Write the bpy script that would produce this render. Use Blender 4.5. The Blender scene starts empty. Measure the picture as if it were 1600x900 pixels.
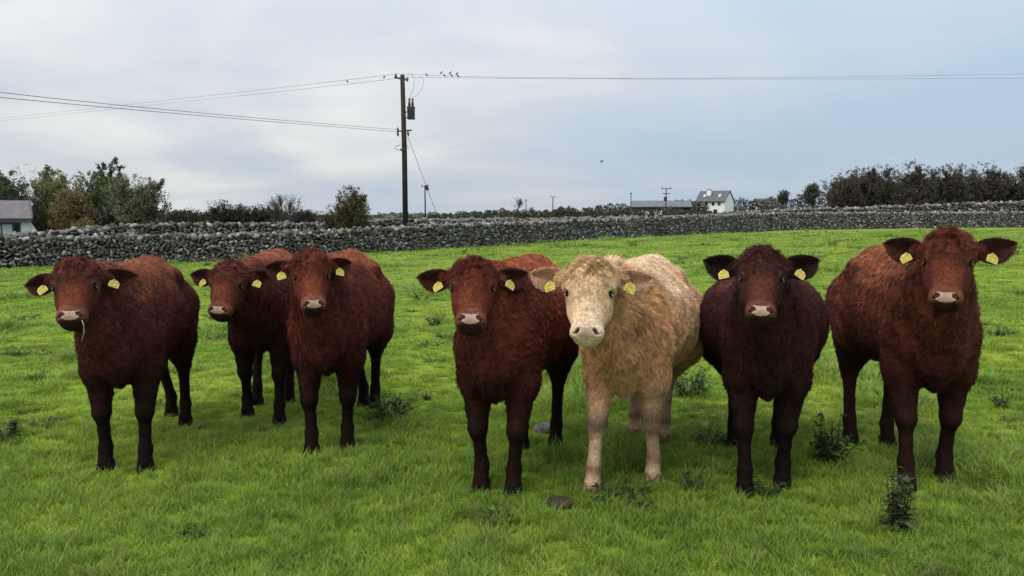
import bpy, bmesh, math
import numpy as np
from mathutils import Vector, Matrix

# ------------------------------------------------------------------ camera, world, sun, exposure
S = bpy.context.scene
COL = S.collection
CAM_H = 1.5
F_PX = 1200.0                      # focal length in pixels of the 1600 px wide photograph
PITCH = math.atan(115 / F_PX)
cam_data = bpy.data.cameras.new('camera')
cam_data.sensor_width = 36.0
cam_data.lens = 27.0
cam_data.clip_start = 0.05
cam_data.clip_end = 6000
cam = bpy.data.objects.new('camera', cam_data)
COL.objects.link(cam)
cam.location = (0, 0, CAM_H)
cam.rotation_euler = (math.pi / 2 - PITCH, 0, 0)
S.camera = cam

SUN_EL, SUN_AZ = math.radians(56), math.radians(-142)      # azimuth from +Y, negative = left
world = bpy.data.worlds.new('World')
S.world = world
world.use_nodes = True


def NN(nt, kind, **kw):
    n = nt.nodes.new(kind)
    for k, v in kw.items():
        if k.startswith('i_'):
            key = k[2:]
            key = int(key) if key.isdigit() else key
            n.inputs[key].default_value = v
        else:
            setattr(n, k, v)
    return n


def ramp(nt, fac, stops, interp='LINEAR'):
    r = nt.nodes.new('ShaderNodeValToRGB')
    r.color_ramp.interpolation = interp
    el = r.color_ramp.elements
    while len(el) < len(stops):
        el.new(0.5)
    for e, (p, c) in zip(el, stops):
        e.position = p
        e.color = (*c, 1) if len(c) == 3 else c
    if fac is not None:
        nt.links.new(fac, r.inputs[0])
    return r


def math_n(nt, op, a, b=None, clamp=False):
    m = nt.nodes.new('ShaderNodeMath')
    m.operation = op
    m.use_clamp = clamp
    for i, v in enumerate((a, b)):
        if v is None:
            continue
        if isinstance(v, (int, float)):
            m.inputs[i].default_value = v
        else:
            nt.links.new(v, m.inputs[i])
    return m.outputs[0]


def mixc(nt, fac, a, b, mode='MIX'):
    m = nt.nodes.new('ShaderNodeMix')
    m.data_type = 'RGBA'
    m.blend_type = mode
    for sock, v in ((m.inputs[0], fac), (m.inputs[6], a), (m.inputs[7], b)):
        if isinstance(v, (int, float)):
            sock.default_value = v
        elif isinstance(v, tuple):
            sock.default_value = (*v, 1) if len(v) == 3 else v
        else:
            nt.links.new(v, sock)
    return m.outputs[2]


def build_world():
    nt = world.node_tree
    nt.nodes.clear()
    L = nt.links
    out = NN(nt, 'ShaderNodeOutputWorld')
    bg = NN(nt, 'ShaderNodeBackground')
    bg.inputs['Strength'].default_value = 0.1
    L.new(bg.outputs[0], out.inputs[0])
    sky = NN(nt, 'ShaderNodeTexSky', sky_type='NISHITA', sun_disc=False, sun_elevation=SUN_EL, sun_rotation=SUN_AZ,
             air_density=1.0, dust_density=2.0, ozone_density=1.2)
    tc = NN(nt, 'ShaderNodeTexCoord')
    sep = NN(nt, 'ShaderNodeSeparateXYZ')
    L.new(tc.outputs['Generated'], sep.inputs[0])
    zc = math_n(nt, 'MAXIMUM', sep.outputs[2], 0.0)
    den = math_n(nt, 'ADD', zc, 0.22)
    cx = math_n(nt, 'DIVIDE', sep.outputs[0], den)
    cy = math_n(nt, 'DIVIDE', sep.outputs[1], den)
    comb = NN(nt, 'ShaderNodeCombineXYZ')
    L.new(cx, comb.inputs[0])
    L.new(cy, comb.inputs[1])
    # big soft cloud sheets and finer streaks on a plane overhead
    n1 = NN(nt, 'ShaderNodeTexNoise', i_Scale=0.62, i_Detail=4.5, i_Roughness=0.48, i_Distortion=0.6)
    L.new(comb.outputs[0], n1.inputs['Vector'])
    mp = NN(nt, 'ShaderNodeMapping')
    mp.inputs['Scale'].default_value = (0.55, 1.0, 1)
    mp.inputs['Location'].default_value = (3.1, 1.7, 0)
    mp.inputs['Rotation'].default_value = (0, 0, math.radians(12))
    L.new(comb.outputs[0], mp.inputs[0])
    n2 = NN(nt, 'ShaderNodeTexNoise', i_Scale=1.1, i_Detail=5.0, i_Roughness=0.5, i_Distortion=0.5)
    L.new(mp.outputs[0], n2.inputs['Vector'])
    a = math_n(nt, 'MULTIPLY', n1.outputs[0], 0.6)
    b = math_n(nt, 'MULTIPLY', n2.outputs[0], 0.4)
    s = math_n(nt, 'ADD', math_n(nt, 'MULTIPLY', math_n(nt, 'ADD', a, b), 1.9), -0.44)
    # towards the hidden sun (left and behind) the cloud is thinner and brighter, away from it bluer
    side = math_n(nt, 'MULTIPLY', sep.outputs[0], -0.44)
    up = math_n(nt, 'MULTIPLY', sep.outputs[2], 0.22)
    s2 = math_n(nt, 'ADD', math_n(nt, 'ADD', s, side), up)
    thick = ramp(nt, s2, [(0.26, (3.3, 4.2, 5.1)), (0.44, (3.85, 4.5, 5.2)), (0.60, (4.45, 4.8, 5.25)), (0.80, (6.0, 6.05, 5.95))])
    # an overcast sky grows brighter towards the zenith
    zen = math_n(nt, 'ADD', math_n(nt, 'MULTIPLY', math_n(nt, 'POWER', zc, 1.5), 1.9), 1.0)
    zcol = NN(nt, 'ShaderNodeCombineXYZ')
    for i in range(3):
        nt.links.new(zen, zcol.inputs[i])
    tk = mixc(nt, 1.0, thick.outputs[0], zcol.outputs[0], 'MULTIPLY')
    col = mixc(nt, 0.93, sky.outputs[0], tk)
    L.new(col, bg.inputs[0])


build_world()
sun_data = bpy.data.lights.new('sun', 'SUN')
sun_data.energy = 1.3
sun_data.angle = math.radians(40)
sun_data.color = (1.0, 0.96, 0.9)
sun = bpy.data.objects.new('sun', sun_data)
COL.objects.link(sun)
sd = Vector((math.sin(SUN_AZ) * math.cos(SUN_EL), math.cos(SUN_AZ) * math.cos(SUN_EL), math.sin(SUN_EL)))
sun.rotation_euler = sd.to_track_quat('Z', 'Y').to_euler()
S.view_settings.view_transform = 'Standard'
S.view_settings.look = 'None'
S.view_settings.exposure = 0.42
S.view_settings.gamma = 1.0
S.render.engine = 'CYCLES'
S.cycles.max_bounces = 5
S.cycles.diffuse_bounces = 3
S.cycles.glossy_bounces = 2
S.cycles.transmission_bounces = 2
S.cycles.transparent_max_bounces = 6

rng = np.random.default_rng(11)


# ------------------------------------------------------------------ helpers
def pix_dir(px, py):
    u, v = (px - 800) / F_PX, (450 - py) / F_PX
    c, s = math.cos(PITCH), math.sin(PITCH)
    return np.array([u, c + v * s, -s + v * c])


def sst(a, b, x):
    t = np.clip((np.asarray(x, float) - a) / (b - a), 0, 1)
    return t * t * (3 - 2 * t)


def ground_h(x, y):
    x = np.asarray(x, float)
    y = np.asarray(y, float)
    r = np.sqrt(x * x + y * y)
    xc = np.where(x > 12, 12 + 22 * np.tanh((np.minimum(x, 200) - 12) / 30), np.maximum(x, -60))
    base = (0.0218 * xc - 0.0062 * np.clip(y, -20, 70)) * sst(6, 26, r) * (1 - sst(105, 190, y))
    far = 0.75 * sst(105, 230, y) + 0.9 * sst(66, 90, y - 0.1 * x) * sst(22, 60, x) * (1 - sst(125, 190, y))
    lump = 0.02 * np.sin(x * 1.9 + 0.7 * y) * np.sin(y * 1.6 - 0.5 * x + 1) * sst(1.5, 4, r) + 0.06 * np.sin(x * .31 + 1) * np.sin(y * .27) * sst(8, 25, r)
    return base + far + lump


def hit_ground(px, py, lift=0.0):
    d = pix_dir(px, py)
    t = 1.0
    for _ in range(4000):
        p = np.array([0, 0, CAM_H]) + d * t
        if p[2] <= ground_h(p[0], p[1]) + lift:
            break
        t *= 1.0015
    return p


def at(px, py, dist):
    """world point seen at pixel (px, py) whose depth along Y is dist"""
    d = pix_dir(px, py)
    return np.array([0, 0, CAM_H]) + d * (dist / d[1])


def tag(o, label=None, cat=None, group=None, kind=None):
    if label:
        o['label'] = label
    if cat:
        o['category'] = cat
    if group:
        o['group'] = group
    if kind:
        o['kind'] = kind
    return o


def empty(name, loc, label=None, cat=None, group=None, rz=0.0):
    o = bpy.data.objects.new(name, None)
    o.empty_display_size = 0.1
    COL.objects.link(o)
    o.location = loc
    o.rotation_euler = (0, 0, rz)
    return tag(o, label, cat, group)


def mesh_np(name, V, F, mats=(), smooth=False, attrs=None, fcols=None):
    """V n x 3, F m x 3 or m x 4 arrays (or a list of such arrays)"""
    V = np.asarray(V, np.float32)
    Fs = F if isinstance(F, list) else [F]
    Fs = [np.asarray(f, np.int32) for f in Fs if len(f)]
    me = bpy.data.meshes.new(name)
    me.vertices.add(len(V))
    me.vertices.foreach_set('co', V.ravel())
    nl = sum(f.size for f in Fs)
    nf = sum(len(f) for f in Fs)
    me.loops.add(nl)
    me.polygons.add(nf)
    me.loops.foreach_set('vertex_index', np.concatenate([f.ravel() for f in Fs]))
    starts, tot = [], 0
    for f in Fs:
        starts.append(tot + np.arange(len(f)) * f.shape[1])
        tot += f.size
    me.polygons.foreach_set('loop_start', np.concatenate(starts).astype(np.int32))
    if smooth:
        me.polygons.foreach_set('use_smooth', np.ones(nf, bool))
    me.update(calc_edges=True)
    me.validate()
    for k, v in (attrs or {}).items():
        v = np.asarray(v, np.float32)
        if v.ndim == 1:
            a = me.attributes.new(k, 'FLOAT', 'POINT')
            a.data.foreach_set('value', v)
        else:
            a = me.attributes.new(k, 'FLOAT_COLOR', 'POINT')
            c4 = np.ones((len(v), 4), np.float32)
            c4[:, :3] = v
            a.data.foreach_set('color', c4.ravel())
    for m in mats:
        me.materials.append(m)
    return me


def obj(name, me, parent=None, loc=None, kind=None):
    o = bpy.data.objects.new(name, me)
    COL.objects.link(o)
    if parent:
        o.parent = parent
    if loc is not None:
        o.location = loc
    if kind:
        o['kind'] = kind
    return o


class MB:
    """collects boxes, tubes and prisms"""
    def __init__(self):
        self.v, self.f, self.n = [], [], 0

    def add(self, V, F):
        self.v.append(np.asarray(V, float))
        self.f += [[i + self.n for i in f] for f in F]
        self.n += len(V)
        return self

    def box(self, c, s, rot=None, taper=1.0):
        x, y, z = [k / 2 for k in s]
        V = np.array([[-x, -y, -z], [x, -y, -z], [x, y, -z], [-x, y, -z], [-x * taper, -y * taper, z], [x * taper, -y * taper, z], [x * taper, y * taper, z], [-x * taper, y * taper, z]])
        if rot is not None:
            V = V @ np.asarray(rot).T
        return self.add(V + np.asarray(c), [[3, 2, 1, 0], [4, 5, 6, 7], [0, 1, 5, 4], [1, 2, 6, 5], [2, 3, 7, 6], [3, 0, 4, 7]])

    def tube(self, pts, r, seg=8, cap=True):
        pts = np.asarray(pts, float)
        n = len(pts)
        r = np.broadcast_to(np.asarray(r, float), (n,))
        T = np.gradient(pts, axis=0)
        T /= np.linalg.norm(T, axis=1)[:, None] + 1e-9
        ref = np.array([0.31, 0.17, 1.0]) if abs(T[0][2]) < 0.9 else np.array([1.0, 0.2, 0.1])
        A = np.cross(T, ref)
        A /= np.linalg.norm(A, axis=1)[:, None]
        B = np.cross(T, A)
        an = np.linspace(0, 2 * np.pi, seg, endpoint=False)
        V = pts[:, None] + r[:, None, None] * (np.cos(an)[None, :, None] * A[:, None] + np.sin(an)[None, :, None] * B[:, None])
        F = []
        for i in range(n - 1):
            for j in range(seg):
                k = (j + 1) % seg
                F.append([i * seg + j, i * seg + k, (i + 1) * seg + k, (i + 1) * seg + j])
        if cap:
            F.append(list(range(seg))[::-1])
            F.append([(n - 1) * seg + j for j in range(seg)])
        return self.add(V.reshape(-1, 3), F)

    def build(self, name, mat, parent=None, smooth=False, kind=None, loc=None):
        me = bpy.data.meshes.new(name)
        me.from_pydata(np.concatenate(self.v).tolist(), [], self.f)
        me.materials.append(mat)
        if smooth:
            me.polygons.foreach_set('use_smooth', np.ones(len(me.polygons), bool))
        me.update()
        return obj(name, me, parent, loc, kind)


def rotz(a):
    c, s = math.cos(a), math.sin(a)
    return np.array([[c, -s, 0], [s, c, 0], [0, 0, 1]])


def snoise(P, freq, seed, octaves=5):
    """cheap smooth pseudo noise, three channels, about -1..1"""
    r = np.random.default_rng(seed)
    out = np.zeros((len(P), 3))
    for _ in range(octaves):
        K = r.normal(size=(3, 3)) * freq
        ph = r.uniform(0, 6.28, 3)
        out += np.sin(P @ K.T + ph + 1.3 * np.sin(P @ (r.normal(size=(3, 3)) * freq * .6).T))
    return out / octaves * 1.4


# ------------------------------------------------------------------ materials
def principled(name, rough=0.8, spec=0.3):
    m = bpy.data.materials.new(name)
    m.use_nodes = True
    nt = m.node_tree
    p = nt.nodes['Principled BSDF']
    p.inputs['Roughness'].default_value = rough
    p.inputs['Specular IOR Level'].default_value = spec
    return m, nt, p


def simple_mat(name, col, rough=0.7, spec=0.3, var=0.25, scale=6.0, bump=0.0, metallic=0.0):
    m, nt, p = principled(name, rough, spec)
    tc = NN(nt, 'ShaderNodeTexCoord')
    n = NN(nt, 'ShaderNodeTexNoise', i_Scale=scale, i_Detail=5.0, i_Roughness=0.6)
    nt.links.new(tc.outputs['Object'], n.inputs['Vector'])
    lo = tuple(c * (1 - var) for c in col)
    hi = tuple(min(1, c * (1 + var)) for c in col)
    r = ramp(nt, n.outputs[0], [(0.3, lo), (0.7, hi)])
    nt.links.new(r.outputs[0], p.inputs['Base Color'])
    p.inputs['Metallic'].default_value = metallic
    if bump:
        b = NN(nt, 'ShaderNodeBump')
        b.inputs['Strength'].default_value = bump
        b.inputs['Distance'].default_value = 0.02
        nt.links.new(n.outputs[0], b.inputs['Height'])
        nt.links.new(b.outputs[0], p.inputs['Normal'])
    return m


def attr_mat(name, attr='col', rough=0.7, spec=0.2, noise_scale=20.0, var=0.3, translucent=0.0, intercept=False, sheen=0.0):
    m, nt, p = principled(name, rough, spec)
    a = NN(nt, 'ShaderNodeAttribute', attribute_name=attr)
    geo = NN(nt, 'ShaderNodeNewGeometry')
    n = NN(nt, 'ShaderNodeTexNoise', i_Scale=noise_scale, i_Detail=3.0)
    nt.links.new(geo.outputs['Position'], n.inputs['Vector'])
    k = ramp(nt, n.outputs[0], [(0.3, (1 - var,) * 3), (0.7, (1 + var,) * 3)])
    c = mixc(nt, 1.0, a.outputs['Color'], k.outputs[0], 'MULTIPLY')
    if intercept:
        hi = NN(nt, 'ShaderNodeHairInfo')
        rr = ramp(nt, hi.outputs['Intercept'], [(0.0, (0.62,) * 3), (1.0, (1.2,) * 3)])  # darker roots: shade between hairs put into colour; paler tips are weathered
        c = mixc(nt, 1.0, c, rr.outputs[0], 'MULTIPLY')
    nt.links.new(c, p.inputs['Base Color'])
    if sheen:
        p.inputs['Sheen Weight'].default_value = sheen
        p.inputs['Sheen Roughness'].default_value = 0.4
    if translucent:
        tr = NN(nt, 'ShaderNodeBsdfTranslucent')
        nt.links.new(c, tr.inputs[0])
        mx = NN(nt, 'ShaderNodeMixShader')
        mx.inputs[0].default_value = translucent
        nt.links.new(p.outputs[0], mx.inputs[1])
        nt.links.new(tr.outputs[0], mx.inputs[2])
        nt.links.new(mx.outputs[0], nt.nodes['Material Output'].inputs[0])
    return m


def grass_colour(nt):
    """patchy field colour from the world position: fresh green, yellow green, worn brownish patches"""
    geo = NN(nt, 'ShaderNodeNewGeometry')
    n1 = NN(nt, 'ShaderNodeTexNoise', i_Scale=0.55, i_Detail=4.0, i_Roughness=0.55)
    nt.links.new(geo.outputs['Position'], n1.inputs['Vector'])
    c = ramp(nt, n1.outputs[0], [(0.30, (0.120, 0.215, 0.022)), (0.46, (0.188, 0.295, 0.029)), (0.60, (0.248, 0.348, 0.039)), (0.75, (0.315, 0.380, 0.062))])
    n2 = NN(nt, 'ShaderNodeTexNoise', i_Scale=2.6, i_Detail=4.0, i_Roughness=0.6)
    nt.links.new(geo.outputs['Position'], n2.inputs['Vector'])
    k = ramp(nt, n2.outputs[0], [(0.30, (0.68, 0.76, 0.7)), (0.48, (1.0, 1.0, 1.0)), (0.72, (1.22, 1.10, 1.0))])
    c = mixc(nt, 1.0, c.outputs[0], k.outputs[0], 'MULTIPLY')
    # worn, brownish patches where the thatch shows
    n3 = NN(nt, 'ShaderNodeTexNoise', i_Scale=1.3, i_Detail=5.0, i_Roughness=0.65)
    mp = NN(nt, 'ShaderNodeMapping')
    mp.inputs['Location'].default_value = (7.3, 2.1, 0)
    nt.links.new(geo.outputs['Position'], mp.inputs[0])
    nt.links.new(mp.outputs[0], n3.inputs['Vector'])
    w = ramp(nt, n3.outputs[0], [(0.58, (0, 0, 0)), (0.70, (0.62, 0.62, 0.62))])
    return geo, mixc(nt, w.outputs[0], c, (0.120, 0.108, 0.040))


def mat_ground():
    m, nt, p = principled('pasture', 0.9, 0.1)
    geo, c = grass_colour(nt)
    sep = NN(nt, 'ShaderNodeSeparateXYZ')
    nt.links.new(geo.outputs['Position'], sep.inputs[0])
    n3 = NN(nt, 'ShaderNodeTexNoise', i_Scale=14.0, i_Detail=5.0, i_Roughness=0.7)
    mp = NN(nt, 'ShaderNodeMapping')
    nt.links.new(geo.outputs['Position'], mp.inputs[0])
    nt.links.new(mp.outputs[0], n3.inputs['Vector'])
    k = ramp(nt, n3.outputs[0], [(0.3, (0.46, 0.48, 0.42)), (0.6, (0.80, 0.80, 0.78))])
    c = mixc(nt, 1.0, c, k.outputs[0], 'MULTIPLY')
    # beyond the field the land is rougher and browner
    a = NN(nt, 'ShaderNodeAttribute', attribute_name='rough_land')
    n4 = NN(nt, 'ShaderNodeTexNoise', i_Scale=0.12, i_Detail=6.0, i_Roughness=0.65)
    nt.links.new(geo.outputs['Position'], n4.inputs['Vector'])
    r4 = ramp(nt, n4.outputs[0], [(0.35, (0.050, 0.060, 0.022)), (0.5, (0.085, 0.105, 0.035)), (0.68, (0.12, 0.125, 0.06))])
    c = mixc(nt, a.outputs['Fac'], c, r4.outputs[0])
    nt.links.new(c, p.inputs['Base Color'])
    b = NN(nt, 'ShaderNodeBump')
    b.inputs['Strength'].default_value = 0.7
    b.inputs['Distance'].default_value = 0.04
    nt.links.new(n3.outputs[0], b.inputs['Height'])
    nt.links.new(b.outputs[0], p.inputs['Normal'])
    return m


def mat_grass():
    m, nt, p = principled('grass_blade', 0.55, 0.25)
    geo, c = grass_colour(nt)
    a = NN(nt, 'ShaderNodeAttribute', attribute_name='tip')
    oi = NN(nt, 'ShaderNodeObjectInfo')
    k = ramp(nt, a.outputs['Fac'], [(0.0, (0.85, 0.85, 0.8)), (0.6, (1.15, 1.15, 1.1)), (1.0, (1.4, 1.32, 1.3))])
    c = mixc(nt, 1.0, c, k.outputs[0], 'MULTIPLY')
    k2 = ramp(nt, oi.outputs['Random'], [(0.0, (0.72, 0.8, 0.8)), (0.85, (1.2, 1.12, 1.1)), (1.0, (1.7, 1.25, 1.6))])
    c = mixc(nt, 1.0, c, k2.outputs[0], 'MULTIPLY')
    dry = NN(nt, 'ShaderNodeAttribute', attribute_name='dry')
    dp = NN(nt, 'ShaderNodeAttribute', attribute_name='deep')
    c = mixc(nt, dp.outputs['Fac'], c, mixc(nt, 1.0, c, (0.70, 0.86, 0.95), 'MULTIPLY'))  # deep tufts: dim foreground put into the colour, on longer rank grass
    c = mixc(nt, dry.outputs['Fac'], c, (0.26, 0.23, 0.10))
    nt.links.new(c, p.inputs['Base Color'])
    tr = NN(nt, 'ShaderNodeBsdfTranslucent')
    nt.links.new(c, tr.inputs[0])
    mx = NN(nt, 'ShaderNodeMixShader')
    mx.inputs[0].default_value = 0.35
    nt.links.new(p.outputs[0], mx.inputs[1])
    nt.links.new(tr.outputs[0], mx.inputs[2])
    nt.links.new(mx.outputs[0], nt.nodes['Material Output'].inputs[0])
    return m


def mat_stone():
    m, nt, p = principled('limestone', 0.9, 0.15)
    a = NN(nt, 'ShaderNodeAttribute', attribute_name='rnd')
    oi = NN(nt, 'ShaderNodeObjectInfo')
    fr = math_n(nt, 'FRACT', math_n(nt, 'ADD', a.outputs['Fac'], oi.outputs['Random']))
    r = ramp(nt, fr, [(0.0, (0.056, 0.050, 0.048)), (0.35, (0.104, 0.095, 0.090)), (0.7, (0.174, 0.162, 0.156)), (0.9, (0.25, 0.238, 0.23)), (1.0, (0.40, 0.39, 0.37))])
    geo = NN(nt, 'ShaderNodeNewGeometry')
    n = NN(nt, 'ShaderNodeTexNoise', i_Scale=9.0, i_Detail=6.0, i_Roughness=0.7)
    nt.links.new(geo.outputs['Position'], n.inputs['Vector'])
    k = ramp(nt, n.outputs[0], [(0.35, (0.62, 0.62, 0.58)), (0.55, (1, 1, 1)), (0.68, (1.35, 1.34, 1.30))])
    c = mixc(nt, 1.0, r.outputs[0], k.outputs[0], 'MULTIPLY')
    nt.links.new(c, p.inputs['Base Color'])
    b = NN(nt, 'ShaderNodeBump')
    b.inputs['Strength'].default_value = 0.5
    b.inputs['Distance'].default_value = 0.03
    nt.links.new(n.outputs[0], b.inputs['Height'])
    nt.links.new(b.outputs[0], p.inputs['Normal'])
    return m


M_GROUND = mat_ground()
M_GRASS = mat_grass()
M_STONE = mat_stone()
M_CORE = simple_mat('wall_core', (0.016, 0.016, 0.014), 0.95, 0.05, 0.4, 3)
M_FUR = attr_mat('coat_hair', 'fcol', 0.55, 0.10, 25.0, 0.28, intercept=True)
M_HIDE = attr_mat('hide', 'col', 0.8, 0.06, 60.0, 0.35)
M_NOSE = simple_mat('nose_skin', (0.42, 0.27, 0.22), 0.45, 0.35, 0.12, 60, 0.15)
M_NOSE_C = simple_mat('nose_skin_pale', (0.46, 0.29, 0.24), 0.42, 0.5, 0.12, 60, 0.15)
M_NOSTRIL = simple_mat('nostril', (0.02, 0.008, 0.007), 0.6, 0.3, 0.2, 30)
M_EYE = simple_mat('eye', (0.008, 0.005, 0.004), 0.25, 0.10, 0.2, 30)
M_LID = simple_mat('eyelid', (0.17, 0.105, 0.085), 0.5, 0.3, 0.2, 30)
M_HOOF = simple_mat('hoof_horn', (0.012, 0.009, 0.008), 0.8, 0.08, 0.4, 30, 0.3)
M_HOOF_C = simple_mat('hoof_horn_pale', (0.17, 0.10, 0.07), 0.6, 0.3, 0.4, 30, 0.3)
M_TAG = simple_mat('tag_plastic', (0.44, 0.36, 0.075), 0.6, 0.25, 0.22, 40)
M_INK = simple_mat('tag_print', (0.03, 0.03, 0.02), 0.6, 0.2, 0.1, 10)
M_LEAF = attr_mat('leaves', 'col', 0.6, 0.2, 3.0, 0.3, translucent=0.25)
M_BARK = attr_mat('bark', 'col', 0.9, 0.1, 4.0, 0.35)
M_POLE = simple_mat('creosoted_pole', (0.035, 0.027, 0.022), 0.85, 0.2, 0.45, 3, 0.3)
M_METAL = simple_mat('galvanised', (0.10, 0.10, 0.11), 0.6, 0.4, 0.2, 8, 0, 0.3)
M_DARKMET = simple_mat('dark_metal', (0.035, 0.036, 0.042), 0.5, 0.4, 0.2, 8)
M_WIRE = simple_mat('weathered_wire', (0.05, 0.052, 0.055), 0.6, 0.3, 0.1, 8)
M_CERAMIC = simple_mat('brown_ceramic', (0.06, 0.035, 0.03), 0.25, 0.5, 0.1, 8)
M_BIRD = simple_mat('bird_feathers', (0.012, 0.012, 0.014), 0.5, 0.3, 0.3, 20)
M_RENDERW = simple_mat('white_render', (0.74, 0.75, 0.74), 0.85, 0.2, 0.06, 1.5)
M_SLATE = simple_mat('slate', (0.075, 0.08, 0.095), 0.6, 0.35, 0.25, 2.0, 0.2)
M_TILE = simple_mat('grey_roof_tile', (0.13, 0.12, 0.125), 0.8, 0.2, 0.2, 2.0, 0.2)
M_PANE = simple_mat('window_glass', (0.02, 0.025, 0.03), 0.08, 0.6, 0.1, 2)
M_CURTAIN = simple_mat('net_curtain', (0.42, 0.50, 0.50), 0.5, 0.4, 0.05, 2)
M_FRAME = simple_mat('dark_frame', (0.05, 0.055, 0.06), 0.5, 0.3, 0.1, 5)
M_TRIM = simple_mat('fascia', (0.05, 0.05, 0.055), 0.5, 0.3, 0.1, 5)
M_SHEETING = simple_mat('corrugated_roof', (0.12, 0.13, 0.15), 0.6, 0.3, 0.35, 0.8)
M_SHEDWALL = simple_mat('shed_wall', (0.07, 0.075, 0.085), 0.8, 0.2, 0.3, 1.0)
M_DUNG = simple_mat('dung', (0.045, 0.035, 0.025), 0.85, 0.2, 0.4, 25, 0.8)
M_PALESTONE = simple_mat('pale_stone', (0.20, 0.195, 0.18), 0.9, 0.1, 0.5, 18, 0.6)
M_WEED = attr_mat('weed_leaf', 'col', 0.6, 0.2, 10.0, 0.3, translucent=0.2)


# ------------------------------------------------------------------ ground
def build_ground():
    def axis(lo, hi, near, n):
        t = np.linspace(-1, 1, n)
        v = np.sinh(t * 6.2) / math.sinh(6.2)
        return v * hi
    xs = axis(0, 2600, 0, 301)
    ty = np.linspace(0, 1, 300)
    ys = -12 + 3.0 + (np.exp(ty * 7.2) - 1) / (math.exp(7.2) - 1) * 3000 + ty * 12
    X, Y = np.meshgrid(xs, ys)
    x, y = X.ravel(), Y.ravel()
    z = ground_h(x, y)
    nx, ny = len(xs), len(ys)
    i, j = np.meshgrid(np.arange(nx - 1), np.arange(ny - 1))
    a = (j * nx + i).ravel()
    F = np.stack([a, a + 1, a + nx + 1, a + nx], 1)
    # field edge follows the front wall
    edge = np.interp(x, [p[0] for p in WALL_LINE], [p[1] for p in WALL_LINE])
    rl = sst(0, 3, y - edge)
    me = mesh_np('field', np.stack([x, y, z], 1), F, [M_GROUND], True, {'rough_land': rl})
    o = obj('field_ground', me)
    tag(o, 'green pasture sloping gently down to the left with rough land beyond the wall', 'ground', kind='structure')


# front wall: pixel of its foot and of its top
WALL_PIX = [(-170, 426.5, 377), (0, 421, 372), (180, 414, 368), (330, 409, 366), (520, 400, 360), (640, 392, 353), (780, 384, 348), (920, 375, 343),
            (1060, 368, 338), (1200, 361, 333), (1330, 358, 332), (1460, 357, 332), (1600, 355, 331), (1760, 352, 329)]
WALL_LINE = []
for (px, pb, pt) in WALL_PIX:
    p = hit_ground(px, pb)
    top = at(px, pt, p[1])
    WALL_LINE.append((p[0], p[1], p[2], top[2] - .06))
build_ground()


# ------------------------------------------------------------------ stone walls
def rock_protos(n=12, seed=3):
    r = np.random.default_rng(seed)
    out = []
    for k in range(n):
        bm = bmesh.new()
        P = r.uniform(-1, 1, (60, 3))
        P /= (np.abs(P) ** 3.2).sum(1)[:, None] ** (1 / 3.2)
        P = P[:17] * r.uniform(0.8, 1.0, (17, 1)) * 0.5
        for p in P:
            bm.verts.new(p)
        res = bmesh.ops.convex_hull(bm, input=bm.verts)
        bmesh.ops.delete(bm, geom=[g for g in res['geom_interior'] if isinstance(g, bmesh.types.BMVert)], context='VERTS')
        bm.verts.ensure_lookup_table()
        bm.verts.index_update()
        bmesh.ops.recalc_face_normals(bm, faces=bm.faces)
        V = np.array([v.co for v in bm.verts])
        F = np.array([[v.index for v in f.verts] for f in bm.faces])
        bm.free()
        V -= (V.max(0) + V.min(0)) / 2
        V /= (V.max(0) - V.min(0))
        me = mesh_np('stone', V, F, [M_STONE])
        out.append((V, F, me))
    return out


ROCKS = rock_protos()


def rand_rots(r, n, tilt):
    ax, ay, az = r.normal(0, tilt, n), r.normal(0, tilt * 1.7, n), r.normal(0, tilt * .6, n)
    R = np.zeros((n, 3, 3))
    for i in range(n):
        R[i] = np.array(Matrix.Rotation(az[i], 3, 'Z') @ Matrix.Rotation(ay[i], 3, 'Y') @ Matrix.Rotation(ax[i], 3, 'X'))
    return R


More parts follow.
